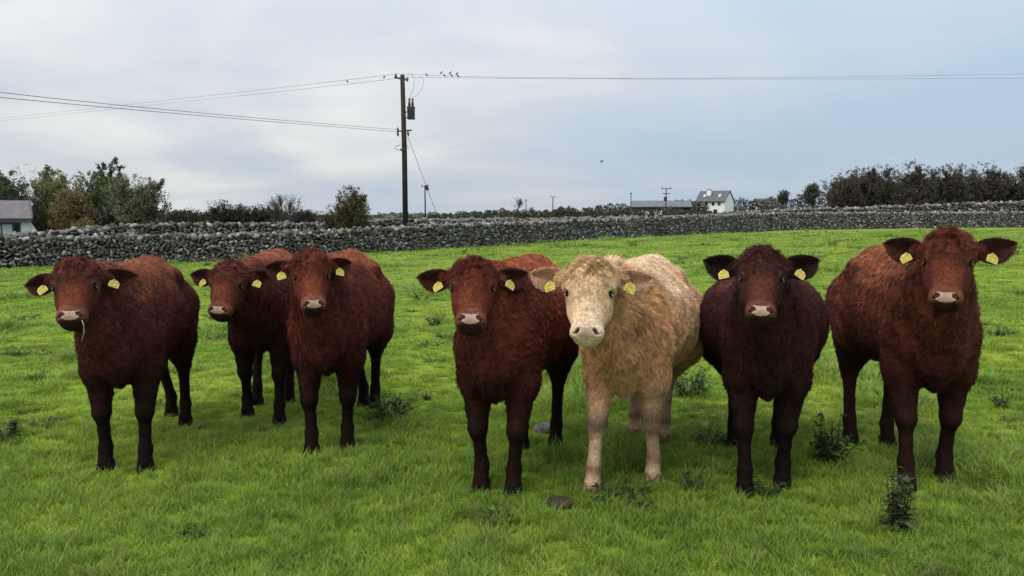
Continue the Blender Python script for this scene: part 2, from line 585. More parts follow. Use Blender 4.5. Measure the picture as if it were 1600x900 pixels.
def stone_wall(line, label, sw, sh, thick, seed, individuals=0, top_pale=0.3, group=None):
    """line: (x, y, zbase, ztop). front face and top of stones over a dark core"""
    r = np.random.default_rng(seed)
    L = np.array(line, float)
    seg = np.hypot(np.diff(L[:, 0]), np.diff(L[:, 1]))
    cum = np.concatenate([[0], np.cumsum(seg)])
    total = cum[-1]

    def pt(s):
        return [np.interp(s, cum, L[:, k]) for k in range(4)]

    def direction(s):
        a, b = pt(np.clip(s - .5, 0, total)), pt(np.clip(s + .5, 0, total))
        dx, dy = b[0] - a[0], b[1] - a[1]
        n = np.hypot(dx, dy) + 1e-9
        return dx / n, dy / n
    root = empty('stone_wall', (L[0, 0], L[0, 1], L[0, 2]), label, 'wall', group)
    org = L[0, :3].copy()
    # core
    n = int(total / 1.5) + 2
    ss = np.linspace(0, total, n)
    x, y, zb, zt = pt(ss)
    dx, dy = direction(ss)
    nx_, ny_ = dy, -dx                       # towards the camera
    V = []
    for o_, hz in ((thick * .5 - sw * .32, 0), (thick * .42 - sw * .32, 1), (-thick * .42, 1), (-thick * .5, 0)):
        zz = zb - .2 if hz == 0 else zt - sh * .9
        V.append(np.stack([x + nx_ * o_, y + ny_ * o_, zz], 1))
    V = np.stack(V, 1).reshape(-1, 3) - org
    F = []
    for i in range(n - 1):
        for k in range(3):
            F.append([i * 4 + k, (i + 1) * 4 + k, (i + 1) * 4 + k + 1, i * 4 + k + 1])
    obj('rubble_core', mesh_np('rubble_core', V, np.array(F), [M_CORE]), root, kind='stuff')
    # stones: rows on the front face
    P, SZ, TOPF = [], [], []
    hmax = float(np.max(L[:, 3] - L[:, 2]))
    rows = int(hmax / sh) + 2
    for row in range(rows):
        s = r.uniform(0, sw)
        while s < total:
            w = sw * r.uniform(0.45, 1.5)
            h = sh * r.uniform(0.6, 1.35)
            x, y, zb, zt = pt(s + w / 2)
            hh = zt - zb
            z = zb - 0.04 + (row + .5) * sh * (hh / (rows * sh)) * 1.0 + r.normal(0, sh * .20)
            f = (z - zb) / hh
            dx, dy = direction(s + w / 2)
            off = thick * (.5 - .08 * f) - sw * .25 + r.normal(0, sw * .10)
            P.append((x + dy * off, y - dx * off, z, math.atan2(dy, dx)))
            SZ.append((w * 1.06, sw * r.uniform(.8, 1.3), h * 1.10 * (hh / (rows * sh))))
            TOPF.append(f)
            s += w * .93
    # coping and upper back stones
    for lane in (-.35, .02, .36):
        s = r.uniform(0, sw)
        while s < total:
            w = sw * r.uniform(0.6, 1.7)
            x, y, zb, zt = pt(s + w / 2)
            dx, dy = direction(s + w / 2)
            off = thick * lane
            P.append((x + dy * off, y - dx * off, zt + r.normal(-.01, sh * .32), math.atan2(dy, dx)))
            SZ.append((w * 1.1, sw * r.uniform(.8, 1.4), sh * r.uniform(.8, 1.7)))
            TOPF.append(1.1)
            s += w * .95
    P, SZ, TOPF = np.array(P), np.array(SZ), np.array(TOPF)
    N = len(P)
    R = rand_rots(r, N, .42)
    rnd = r.uniform(0, 1, N) ** 1.25 * .93
    hi = (TOPF > .93) & (r.uniform(0, 1, N) < top_pale)
    rnd[hi] = r.uniform(.86, .99, hi.sum())
    pick = r.integers(0, len(ROCKS), N)
    # which are built one by one: those that show largest
    d = np.hypot(P[:, 0], P[:, 1])
    pxx = 800 + F_PX * P[:, 0] / P[:, 1]
    score = np.sqrt(SZ[:, 0] * SZ[:, 2]) / d * ((pxx > 0) & (pxx < 1600))
    order = np.argsort(-score)
    solo = set(order[:individuals].tolist())
    Vs, Fs, As, nv = [], [], [], 0
    for i in range(N):
        V0, F0, me0 = ROCKS[pick[i]]
        Rz = rotz(P[i, 3])
        Mx = Rz @ R[i]
        if i in solo:
            o = obj('stone', me0, root)
            M4 = np.eye(4)
            M4[:3, :3] = Mx @ np.diag(SZ[i])
            M4[:3, 3] = P[i, :3] - org
            o.matrix_local = Matrix(M4.tolist())
        else:
            V = (V0 * SZ[i]) @ Mx.T + P[i, :3] - org
            Vs.append(V)
            Fs.append(F0 + nv)
            As.append(np.full(len(V), rnd[i]))
            nv += len(V)
    me = mesh_np('stones', np.concatenate(Vs), np.concatenate(Fs), [M_STONE], False, {'rnd': np.concatenate(As)})
    obj('stones', me, root, kind='stuff')
    return root


def pix_wall(pts):
    """(px, py_top, dist, height)"""
    out = []
    for px, pt_, d, h in pts:
        p = at(px, pt_, d)
        out.append((p[0], p[1], p[2] - h, p[2]))
    return out


stone_wall(WALL_LINE, 'long grey dry stone wall running along the far edge of the green field', .175, .150, .6, 5, individuals=300, top_pale=.35)
stone_wall(pix_wall([(-120, 374, 40, 1.3), (0, 369, 41, 1.3), (120, 361, 43, 1.3), (200, 353, 45, 1.4), (330, 351, 47, 1.3), (430, 351, 48, 1.3), (520, 352, 48, 1.3)]),
           'second dry stone wall below the trees on the left, behind the long wall', .30, .16, .5, 6, top_pale=.1)
stone_wall(pix_wall([(570, 346, 78, 1.0), (760, 345, 84, 1.0), (900, 343, 90, 1.0), (1000, 341, 100, 1.0)]),
           'low distant stone wall behind the long wall, right of the tall pole', .5, .3, .6, 7, top_pale=.6)
stone_wall(pix_wall([(1130, 333, 92, 1.4), (1240, 328, 94, 1.7), (1330, 326, 92, 2.2), (1450, 321, 90, 2.2), (1600, 316, 86, 2.2), (1700, 315, 84, 2.2)]),
           'broad pale stone wall on the rise in front of the bare wood', .40, .19, .9, 8, top_pale=.5)


# ------------------------------------------------------------------ cattle
class Field:
    def __init__(self, lo, hi, h):
        self.lo, self.h = np.array(lo, float), h
        self.n = np.ceil((np.array(hi) - self.lo) / h).astype(int) + 1
        self.ax = [self.lo[k] + h * np.arange(self.n[k]) for k in range(3)]
        self.F = np.full(self.n, 0.5, np.float32)

    def region(self, lo, hi):
        sl, g = [], []
        for k in range(3):
            a = int(np.clip(np.searchsorted(self.ax[k], lo[k]), 0, self.n[k]))
            b = int(np.clip(np.searchsorted(self.ax[k], hi[k]), 0, self.n[k]))
            sl.append(slice(a, b))
            g.append(self.ax[k][a:b])
        if any(len(q) == 0 for q in g):
            return None, None
        X, Y, Z = np.meshgrid(*g, indexing='ij')
        return tuple(sl), np.stack([X, Y, Z], -1).astype(np.float32)

    def blend(self, sl, d, k, op):
        A = self.F[sl]
        if op == 'add':
            h = np.clip(0.5 + 0.5 * (A - d) / k, 0, 1)
            self.F[sl] = A * (1 - h) + d * h - k * h * (1 - h)
        else:
            h = np.clip(0.5 - 0.5 * (A + d) / k, 0, 1)
            self.F[sl] = A * (1 - h) - d * h + k * h * (1 - h)

    def ell(self, c, r, k=.05, op='add', R=None):
        c, r = np.array(c, float), np.array(r, float)
        m = (r if R is None else np.full(3, r.max())) + k + .03
        sl, P = self.region(c - m, c + m)
        if sl is None:
            return
        Q = P - c.astype(np.float32)
        if R is not None:
            Q = Q @ np.asarray(R, np.float32)         # world to local: columns of R are local axes
        k0 = np.sqrt(((Q / r) ** 2).sum(-1)) + 1e-6
        k1 = np.sqrt(((Q / r ** 2) ** 2).sum(-1)) + 1e-6
        self.blend(sl, (k0 * (k0 - 1) / k1).astype(np.float32), k, op)

    def cap(self, a, b, ra, rb, k=.05, op='add'):
        a, b = np.array(a, float), np.array(b, float)
        m = max(ra, rb) + k + .03
        sl, P = self.region(np.minimum(a, b) - m, np.maximum(a, b) + m)
        if sl is None:
            return
        ba = (b - a).astype(np.float32)
        Q = P - a.astype(np.float32)
        t = np.clip((Q @ ba) / (ba @ ba), 0, 1)
        d = np.sqrt(((Q - t[..., None] * ba) ** 2).sum(-1)) - (ra + (rb - ra) * t)
        self.blend(sl, d.astype(np.float32), k, op)

    def chain(self, pts, rs, k=.04):
        for i in range(len(pts) - 1):
            self.cap(pts[i], pts[i + 1], rs[i], rs[i + 1], k)

    def mesh(self):
        """naive surface nets"""
        F = self.F
        s = F < 0
        n = np.array(F.shape)
        c = [s[i:n[0] - 1 + i, j:n[1] - 1 + j, k:n[2] - 1 + k] for i in (0, 1) for j in (0, 1) for k in (0, 1)]
        sm = sum(q.astype(np.int8) for q in c)
        act = (sm > 0) & (sm < 8)
        I = np.argwhere(act)
        idx = -np.ones(act.shape, np.int64)
        idx[tuple(I.T)] = np.arange(len(I))
        acc = np.zeros((len(I), 3))
        cnt = np.zeros(len(I))
        corners = [(i, j, k) for i in (0, 1) for j in (0, 1) for k in (0, 1)]
        for a in corners:
            for ax in range(3):
                if a[ax] == 1:
                    continue
                b = list(a)
                b[ax] = 1
                A = F[I[:, 0] + a[0], I[:, 1] + a[1], I[:, 2] + a[2]]
                B = F[I[:, 0] + b[0], I[:, 1] + b[1], I[:, 2] + b[2]]
                m = (A < 0) != (B < 0)
                t = np.where(m, A / np.where(m, A - B, 1), 0)
                p = np.tile(np.array(a, float), (len(I), 1))
                p[:, ax] += t
                acc[m] += p[m]
                cnt[m] += 1
        V = self.lo + (I + acc / cnt[:, None]) * self.h
        quads = []
        for ax in range(3):
            u, v = (ax + 1) % 3, (ax + 2) % 3
            sa = [slice(None)] * 3
            sb = [slice(None)] * 3
            sa[ax] = slice(0, n[ax] - 1)
            sb[ax] = slice(1, n[ax])
            A, B = s[tuple(sa)], s[tuple(sb)]
            E = np.argwhere(A != B)
            E = E[(E[:, u] > 0) & (E[:, v] > 0) & (E[:, u] < n[u] - 1) & (E[:, v] < n[v] - 1)]
            inside = A[tuple(E.T)]

            def cell(du, dv):
                Q = E.copy()
                Q[:, u] -= du
                Q[:, v] -= dv
                return idx[tuple(Q.T)]
            q = np.stack([cell(1, 1), cell(0, 1), cell(0, 0), cell(1, 0)], 1)
            q[~inside] = q[~inside][:, ::-1]
            quads.append(q)
        return V, np.concatenate(quads)


def vnormals(V, F):
    a = V[F[:, 2]] - V[F[:, 0]]
    b = V[F[:, 3]] - V[F[:, 1]] if F.shape[1] == 4 else V[F[:, 1]] - V[F[:, 0]]
    fn = np.cross(a, b)
    N = np.zeros_like(V)
    for k in range(F.shape[1]):
        np.add.at(N, F[:, k], fn)
    return N / (np.linalg.norm(N, axis=1)[:, None] + 1e-12), fn


def relax(V, F, it=2, lam=.5):
    n = len(V)
    E = np.concatenate([F[:, [k, (k + 1) % F.shape[1]]] for k in range(F.shape[1])])
    for _ in range(it):
        acc = np.zeros_like(V)
        c = np.zeros(n)
        np.add.at(acc, E[:, 0], V[E[:, 1]])
        np.add.at(c, E[:, 0], 1)
        V = V + lam * (acc / np.maximum(c, 1)[:, None] - V)
    return V


# head frame: x sideways, y out of the forehead, z up along the face; origin between the eyes
def head_shape():
    f = Field((-.20, -.27, -.34), (.20, .14, .26), .0045)
    f.ell((0, -.085, .070), (.114, .100, .105), .03)                 # cranium
    f.ell((0, -.075, .130), (.096, .085, .070), .04)                 # poll
    f.ell((0, -.045, .050), (.100, .060, .090), .04)                 # forehead
    f.cap((0, -.080, .03), (0, -.066, -.13), .098, .070, .04)        # face
    f.cap((0, -.045, .00), (0, -.040, -.17), .055, .046, .04)        # nose bridge
    f.ell((0, -.060, -.205), (.070, .062, .058), .04)                # muzzle
    for s in (-1, 1):
        f.ell((s * .040, -.045, -.222), (.035, .045, .036), .025)    # nostril wings
        f.ell((s * .052, -.115, -.055), (.052, .075, .105), .04)     # cheeks
        f.ell((s * .088, -.058, .022), (.028, .040, .026), .03)      # brow
        f.cap((s * .090, -.100, .085), (s * .130, -.115, .100), .042, .034, .03)   # ear root
    f.cap((0, -.150, -.06), (0, -.100, -.225), .050, .040, .05)      # jaw
    f.ell((0, -.088, -.252), (.050, .040, .024), .02)                # chin and lower lip
    f.ell((0, -.145, .04), (.085, .080, .10), .05)                   # back of the head towards the neck
    for s in (-1, 1):
        f.ell((s * .104, -.048, -.004), (.020, .022, .017), .012, 'sub')           # eye socket
        f.ell((s * .040, -.006, -.222), (.0095, .022, .0150), .008, 'sub', R=np.array(Matrix.Rotation(s * math.radians(-32), 3, 'Y')))
        f.ell((s * .050, -.013, -.234), (.0110, .014, .0060), .006, 'sub')
    f.cap((-.055, -.050, -.250), (.055, -.050, -.250), .0055, .0055, .008, 'sub')    # mouth line
    V, F = f.mesh()
    return relax(V, F, 1, .4), F


HEAD_V, HEAD_F = head_shape()
HEAD_N, _ = vnormals(HEAD_V, HEAD_F)


def pad_weight(V, N):
    """the bare nose pad on the end of the muzzle"""
    x, z = np.abs(V[:, 0]), V[:, 2]
    w = .027 + .015 * sst(-.217, -.207, z) + .017 * (1 - sst(-.238, -.229, z)) - .016 * (1 - sst(-.2535, -.243, z))
    e = (x < w) & (z < -.203 - .004 * np.cos(x * 60)) & (z > -.2525) & (V[:, 1] > -.055)
    return e


def ear_local():
    """leaf shaped cupped ear: along +x, opening to +y, edge up and down z"""
    nu, nv = 15, 11
    V = []
    for side in (0, 1):
        for i in range(nu):
            t = i / (nu - 1)
            w = .051 * (math.sin(math.pi * (t * .94 + .06) ** .92) ** .80 if t < 1 else 0.0) + .0025
            w *= 1.0 if t < .96 else .8
            for j in range(nv):
                q = j / (nv - 1) * 2 - 1
                cup = .038 * (1 - t * .5) * (1 - q * q) * (0.3 + .7 * math.sin(math.pi * min(1, t * 1.05)))
                x = t * .165 + .006 * math.sin(q * 3)
                z = w * q * (1.0 + .12 * (q < 0)) - .012 * math.sin(t * math.pi) + .012 * t
                y = -cup + .012 * q * q - .02 * t
                if side:
                    y -= .0065 * (1 - abs(q) ** 3)
                V.append((x, y, z))
    V = np.array(V)
    F = []
    n = nu * nv
    for i in range(nu - 1):
        for j in range(nv - 1):
            a = i * nv + j
            F.append((a, a + 1, a + nv + 1, a + nv))
            F.append((n + a, n + a + nv, n + a + nv + 1, n + a + 1))
    for i in range(nu - 1):
        for j in (0, nv - 1):
            a = i * nv + j
            F.append((a, a + nv, n + a + nv, n + a) if j == 0 else (a, n + a, n + a + nv, a + nv))
    return V, np.array(F)


EAR_V, EAR_F = ear_local()


def frame(mx, V):
    return V @ mx[:3, :3].T + mx[:3, 3]


def hair_obj(name, roots, dirs, lens, cols, radii, K, mat, parent, wave, wfreq, seed, droop=0.0):
    N = len(roots)
    r = np.random.default_rng(seed)
    t = np.linspace(0, 1, K)
    P = np.zeros((N, K, 3), np.float32)
    P[:, 0] = roots
    ph = snoise(roots, wfreq, seed, 3)
    step = lens / (K - 1)
    d = dirs.copy()
    for i in range(1, K):
        ang = 5.0 * t[i]
        bend = ph * np.cos(ang) + ph[:, [1, 2, 0]] * np.sin(ang)
        dd = d + wave[:, None] * bend
        dd[:, 2] -= droop * t[i]
        dd /= np.linalg.norm(dd, axis=1)[:, None] + 1e-9
        P[:, i] = P[:, i - 1] + dd * step[:, None]
    hc = bpy.data.hair_curves.new(name)
    hc.add_curves([K] * N)
    hc.attributes['position'].data.foreach_set('vector', P.ravel())
    ra = hc.attributes.get('radius') or hc.attributes.new('radius', 'FLOAT', 'POINT')
    ra.data.foreach_set('value', (radii[:, None] * (1 - .75 * t[None, :] ** 1.5)).astype(np.float32).ravel())
    ca = hc.attributes.new('fcol', 'FLOAT_COLOR', 'CURVE')
    c4 = np.ones((N, 4), np.float32)
    c4[:, :3] = cols
    ca.data.foreach_set('color', c4.ravel())
    hc.materials.append(mat)
    o = bpy.data.objects.new(name, hc)
    COL.objects.link(o)
    o.parent = parent
    return o


def sample_surface(V, F, n, weight, seed):
    r = np.random.default_rng(seed)
    a, b, c, d = (V[F[:, k]] for k in range(4))
    area = .5 * np.linalg.norm(np.cross(c - a, d - b), axis=1) * weight
    cum = np.cumsum(area)
    fi = np.searchsorted(cum, r.uniform(0, cum[-1], n))
    u, v = r.uniform(0, 1, n), r.uniform(0, 1, n)
    W = np.stack([(1 - u) * (1 - v), u * (1 - v), u * v, (1 - u) * v], 1)
    return F[fi], W


def hoof_mesh(mat):
    """two claws, toe towards +x"""
    V, F = [], []
    for s in (-1, 1):
        base = len(V)
        n = 12
        for z, sc, sh in ((0.0, 1.0, .012), (.022, .93, .004), (.05, .80, -.008), (.062, .6, -.012)):
            for k in range(n):
                a = 2 * math.pi * k / n
                x = math.cos(a) * .052 * sc + sh + (.012 * sc if math.cos(a) > .6 else 0)
                y = s * (.0245 + math.sin(a) * s * .0225 * sc * (1.0 if math.cos(a) < .3 else .85))
                V.append((x, y, z))
        for q in range(3):
            for k in range(n):
                k2 = (k + 1) % n
                f = (base + q * n + k, base + q * n + k2, base + (q + 1) * n + k2, base + (q + 1) * n + k)
                F.append(f)
        F.append([base + 3 * n + k for k in range(n)])
        F.append([base + k for k in range(n)][::-1])
    me = bpy.data.meshes.new('hoof')
    me.from_pydata(V, [], F)
    me.materials.append(mat)
    bm = bmesh.new()
    bm.from_mesh(me)
    bmesh.ops.recalc_face_normals(bm, faces=bm.faces)
    bm.to_mesh(me)
    bm.free()
    me.polygons.foreach_set('use_smooth', np.ones(len(me.polygons), bool))
    return me


HOOF_ME = {False: hoof_mesh(M_HOOF), True: hoof_mesh(M_HOOF_C)}


def sphere_mesh(name, r, mat, seg=16):
    bm = bmesh.new()
    bmesh.ops.create_uvsphere(bm, u_segments=seg, v_segments=seg // 2 + 2, radius=r)
    me = bpy.data.meshes.new(name)
    bm.to_mesh(me)
    bm.free()
    me.materials.append(mat)
    me.polygons.foreach_set('use_smooth', np.ones(len(me.polygons), bool))
    return me


EYE_ME = sphere_mesh('eye', .0195, M_EYE)


def tag_mesh():
    o = [(-.012, .030), (.012, .030), (.030, .012), (.031, -.026), (.027, -.030), (-.027, -.030), (-.031, -.026), (-.030, .012)]
    n = len(o)
    V = [(x, .0012, z) for x, z in o] + [(x, -.0012, z) for x, z in o]
    F = [list(range(n))[::-1], [n + k for k in range(n)]] + [[k, (k + 1) % n, n + (k + 1) % n, n + k] for k in range(n)]
    me = bpy.data.meshes.new('ear_tag')
    me.from_pydata(V, [], F)
    me.materials.append(M_TAG)
    return me


def print_mesh(seed):
    """the small dark strokes of the tag's number, two rows"""
    r = np.random.default_rng(seed)
    V, F = [], []
    for row, z0 in ((0, .004), (1, -.018)):
        for c in range(5 if row else 4):
            x0 = -.021 + c * (.0095 if row else .0115)
            for k in range(3):
                w, h = (.0014, .0095) if k == 0 else (.0055, .0014)
                if k and r.uniform() < .25:
                    continue
                x = x0 + (0 if k == 0 else .0028) + (.0056 if (k == 0 and r.uniform() < .5) else 0)
                z = z0 + (0 if k == 0 else (-.0045 if k == 1 else .0045))
                b = len(V)
                V += [(x - w / 2, .0022, z - h / 2), (x + w / 2, .0022, z - h / 2), (x + w / 2, .0022, z + h / 2), (x - w / 2, .0022, z + h / 2)]
                F.append([b, b + 3, b + 2, b + 1])
    me = bpy.data.meshes.new('tag_number')
    me.from_pydata(V, [], F)
    me.materials.append(M_INK)
    return me


TAG_ME, PRINTS = tag_mesh(), [print_mesh(k) for k in range(7)]


def make_cow(sp):
    label = sp['label']
    cream = sp.get('cream', False)
    sc = sp.get('scale', 1.0)
    seed = sp['seed']
    fl, fr = hit_ground(*sp['front'][0]), hit_ground(*sp['front'][1])       # image-left, image-right hooves
    rl, rr = hit_ground(*sp['rear'][0]), hit_ground(*sp['rear'][1])
    fm, rm = (fl + fr) / 2, (rl + rr) / 2
    yawv = fm[:2] - rm[:2]
    yaw = math.atan2(yawv[1], yawv[0]) + math.radians(sp.get('yaw_add', 0))
    fwd = np.array([math.cos(yaw), math.sin(yaw)])
    org = fm.copy()
    org[:2] -= fwd * (.40 * sc + sp.get('lean', 0))
    org[2] = (fm[2] + rm[2]) / 2
    Rw = rotz(yaw)

    def to_body(p):
        return (np.asarray(p) - org) @ Rw / sc
    # head frame in the world
    hp = at(*sp['head'], sp['head_d'])
    tocam = np.array([0, 0, CAM_H]) - hp
    hy = math.atan2(tocam[1], tocam[0]) + math.radians(sp.get('head_yaw', 0))
    pa = math.radians((sp.get('head_pitch', 22) + 15))
    ro = math.radians(sp.get('head_roll', 0))
    d = np.array([math.cos(hy), math.sin(hy), 0])
    up = np.array([0, 0, 1.0])
    Z = up * math.cos(pa) - d * math.sin(pa)
    Y = d * math.cos(pa) + up * math.sin(pa)
    X = np.cross(Y, Z)
    Xr, Zr = X * math.cos(ro) + Z * math.sin(ro), Z * math.cos(ro) - X * math.sin(ro)
    hs = .91 * sp.get('head_scale', 1.0)
    HM = np.eye(4)                       # head frame to body frame (unit: body units)
    HM[:3, :3] = (Rw.T @ np.stack([Xr * sp.get('face_w', 1.05), Y, Zr * sp.get('face_l', .93)], 1)) * hs / sc
    HM[:3, 3] = to_body(hp)

    def H(x, y, z):
        return HM[:3, :3] @ np.array([x, y, z]) + HM[:3, 3]
    # legs in the body frame; assign left/right by y
    F_ = sorted([to_body(fl), to_body(fr)], key=lambda p: p[1])
    R_ = sorted([to_body(rl), to_body(rr)], key=lambda p: p[1])
    headb = HM[:3, 3]
    f = Field((-1.12, -.55, -.06), (max(.95, headb[0] + .05), .55, max(1.38, headb[2] + .25)), .0145)
    wd = sp.get('width', 1.0)
    f.ell((-.15, 0, .865), (.58, .285 * wd, .315), .10)
    f.ell((-.25, 0, .82), (.42, .245 * wd, .235), .12)
    f.ell((.22, 0, .88), (.28, .200, .30), .10)
    f.ell((-.60, 0, .93), (.26, .215, .27), .12)
    f.chain([(.33, 0, 1.10), (-.1, 0, 1.095), (-.62, 0, 1.13)], [.105, .12, .10], .10)
    f.ell((.42, 0, .80), (.15, .125, .23), .09)
    f.ell((.44, 0, .635), (.11, .055, .13), .07)
    for s in (-1, 1):
        f.ell((-.47, s * .16, 1.10), (.10, .07, .065), .08)
        f.ell((-.84, s * .09, 1.02), (.05, .05, .06), .06)
        f.ell((.35, s * .130, .84), (.125, .068, .24), .05)
    for s in (-1, 1):
        f.cap((.10, s * .33 * wd, 1.02), (.13, s * .30 * wd, .66), .045, .045, .08, 'sub')      # behind the shoulder
        f.ell((-.40, s * .33 * wd, .99), (.10, .06, .10), .08, 'sub')                     # hollow of the flank
    # neck: crest, body, throat
    nb = H(0, -.16, .03)
    crest = H(0, -.145, .11)
    thr = H(0, -.17, -.06)
    f.chain([(.28, 0, 1.08), tuple((np.array([.28, 0, 1.08]) + crest) / 2 + np.array([0, 0, .03])), tuple(crest)], [.125, .085, .066], .09)
    f.chain([(.36, 0, .90), tuple((np.array([.36, 0, .90]) + nb) / 2), tuple(nb)], [.195, .135, .090], .09)
    f.chain([(.50, 0, .72), tuple((np.array([.50, 0, .72]) + thr) / 2 + np.array([-.01, 0, -.02])), tuple(thr)], [.115, .085, .064], .08)
    hoofs = []
    for (p, s) in ((F_[0], -1), (F_[1], 1)):
        g = p[2]
        e = np.array([.355, s * .095 + p[1] * .30, .61])
        k_ = np.array([.37 + (p[0] - .40) * .55 + .025, s * .13 * .45 + p[1] * .55, .355])
        ft = np.array([p[0] - .018, p[1], g + .135])
        cn = (k_ * .45 + ft * .55)
        f.chain([(.36, s * .125, .79), tuple(e)], [.118, .097], .05)
        f.chain([tuple(e), tuple(e * .42 + k_ * .58 + np.array([-.006, 0, 0]))], [.097, .060], .04)
        f.chain([tuple(e * .42 + k_ * .58 + np.array([-.006, 0, 0])), tuple(k_)], [.060, .054], .03)
        f.ell(tuple(k_ + np.array([.012, 0, 0])), (.050, .049, .062), .02)
        f.chain([tuple(k_), tuple(cn), tuple(ft), (p[0], p[1], g + .075), (p[0] + .008, p[1], g + .045)], [.044, .033, .039, .037, .048], .02)
        f.ell((ft[0] + .004, ft[1], ft[2] - .01), (.041, .041, .040), .015)
        f.ell((ft[0] - .035, ft[1] - .018, ft[2] - .03), (.014, .012, .018), .01)
        f.ell((ft[0] - .035, ft[1] + .018, ft[2] - .03), (.014, .012, .018), .01)
        hoofs.append((p[0] + .005, p[1], g - .002, math.radians(s * 6)))
    for (p, s) in ((R_[0], -1), (R_[1], 1)):
        g = p[2]
        dx = p[0] + .62
        hip = np.array([-.60, s * .15 * wd, .88])
        st = np.array([-.47 + dx * .25, s * .185 * wd, .66])
        hk = np.array([-.70 + dx * .8, s * .05 + p[1] * .7, .43])
        ft = np.array([p[0] - .03, p[1], g + .135])
        f.chain([tuple(hip), tuple(st)], [.175, .125], .09)
        mid = st * .45 + hk * .55 + np.array([-.01, 0, 0])
        f.chain([tuple(st), tuple(mid), tuple(hk)], [.120, .072, .050], .06)
        f.ell((-.72, s * .13, .72), (.11, .09, .17), .08)
        f.ell(tuple(hk + np.array([-.018, 0, .012])), (.056, .045, .060), .03)
        f.chain([tuple(hk), tuple(hk * .4 + ft * .6), tuple(ft), (p[0] - .005, p[1], g + .075), (p[0] + .005, p[1], g + .045)], [.046, .033, .040, .037, .048], .02)
        hoofs.append((p[0], p[1], g - .002, math.radians(s * 8)))
    ty = sp.get('tail', .0)
    f.chain([(-.84, 0, 1.10), (-.905, ty * .4, .96), (-.925, ty, .66), (-.91, ty * 1.2, .46)], [.045, .030, .023, .030], .03)
    V, F = f.mesh()
    V = relax(V, F, 2, .5)
    f = None
    nbody = len(V)
    Vh = frame(HM, HEAD_V)
    V = np.concatenate([V, Vh])
    F = np.concatenate([F, HEAD_F + nbody])
    N, _ = vnormals(V, F)
    is_head = np.arange(len(V)) >= nbody
    hl = np.zeros_like(V)
    hl[nbody:] = HEAD_V
    # -- colour, hair length and lie per vertex
    x, y, z = V.T
    nz = snoise(V, 5.0, seed, 4)
    n2 = snoise(V, 22.0, seed + 1, 4)
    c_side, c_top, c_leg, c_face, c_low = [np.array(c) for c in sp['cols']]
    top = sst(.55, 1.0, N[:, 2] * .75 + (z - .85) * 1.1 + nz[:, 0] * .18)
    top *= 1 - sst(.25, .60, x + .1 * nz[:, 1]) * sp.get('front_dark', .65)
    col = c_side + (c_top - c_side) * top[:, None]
    low = 1 - sst(.50, .98, z + .07 * nz[:, 1])  # darker underside: dark lower coat plus shade put into the colour
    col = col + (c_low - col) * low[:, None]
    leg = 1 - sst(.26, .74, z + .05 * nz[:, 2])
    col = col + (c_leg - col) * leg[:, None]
    if cream:
        sock = np.clip(sst(.30, .20, z) * .0 + (1 - sst(.18, .27, z)), 0, 1)
        col = col + (np.array([.50, .36, .24]) - col) * sock[:, None] * .75
        kn = np.exp(-((z - .37) / .05) ** 2) * sst(.1, .4, x)
        col = col + (np.array([.13, .09, .065]) - col) * (kn * .95)[:, None]
        ring = np.exp(-((z - .13) / .035) ** 2)
        col = col + (np.array([.20, .10, .06]) - col) * (ring * .85)[:, None]
        gin = sst(.10, .40, x) * sst(.45, .75, z) * (1 - sst(.55, .9, N[:, 2]))
        col = col + (np.array([.58, .30, .145]) - col) * (gin * .75)[:, None]
        flank = np.exp(-(((x + .45) / .3) ** 2 + ((z - .88) / .22) ** 2)) * sst(-.4, .5, nz[:, 0] + .3)
        col = col + (np.array([.27, .16, .085]) - col) * (flank * .45)[:, None]
    hd = is_head
    hz, hx, hyv = hl[:, 2], hl[:, 0], hl[:, 1]
    fc = np.tile(c_face, (len(V), 1))
    if cream:
        bl = sst(.05, -.10, hz) * 1.0
        bl = 1 - sst(-.10, .06, hz)
        fc = fc + (np.array([.70, .53, .37]) - fc) * (bl * (1 - sst(.02, .10, np.abs(hx))))[:, None] * .85
        fc = fc + (np.array([.56, .41, .31]) - fc) * ((1 - sst(-.19, -.16, hz)))[:, None]
        fc = fc + (np.array([.56, .36, .19]) - fc) * (sst(.03, .10, hz))[:, None] * .8
    else:
        br = (1 - sst(.045, .085, np.abs(hx))) * (1 - sst(-.05, .02, hz)) * sst(-.12, -.06, hyv) * sp.get('nose_red', .8)
        fc = fc + (np.array([.155, .042, .022]) - fc) * br[:, None]
        rim = (1 - sst(-.185, -.165, hz)) * sst(-.08, -.05, hyv)
        fc = fc + (np.array([.17, .085, .06]) - fc) * rim[:, None] * .30
        pol = sst(.03, .10, hz)
        fc = fc + (c_side * 1.05 - fc) * pol[:, None]
    ch = (1 - sst(-.13, -.09, hyv)) * (1 if not cream else .35)
    fc = fc + (c_side * .8 - fc) * ch[:, None] * .7
    er = np.exp(-(((np.abs(hx) - .105) / .022) ** 2 + ((hz + .003) / .020) ** 2))
    fc = fc + (np.array(sp.get('eye_ring', (.20, .12, .09))) - fc) * (er * .35)[:, None]
    jaw = (1 - sst(-.262, -.240, hz)) 
    if not cream:
        fc = fc + (np.array([.03, .014, .012]) - fc) * jaw[:, None]
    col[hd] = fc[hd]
    col *= (1 + .16 * n2[:, 0] + .10 * nz[:, 1])[:, None]
    col = np.clip(col, .003, .9)
    # length
    ln = .012 + .006 * sst(.5, .9, z) + .010 * np.exp(-((z - .52) / .12) ** 2) * (z > .42)
    ln *= 1 - .50 * (1 - sst(.22, .60, z))
    ln *= sp.get('shag', 1.0)
    nkz = sst(.25, .5, x) * sst(.55, .8, z)
    ln += nkz * sp.get('mane', .006)
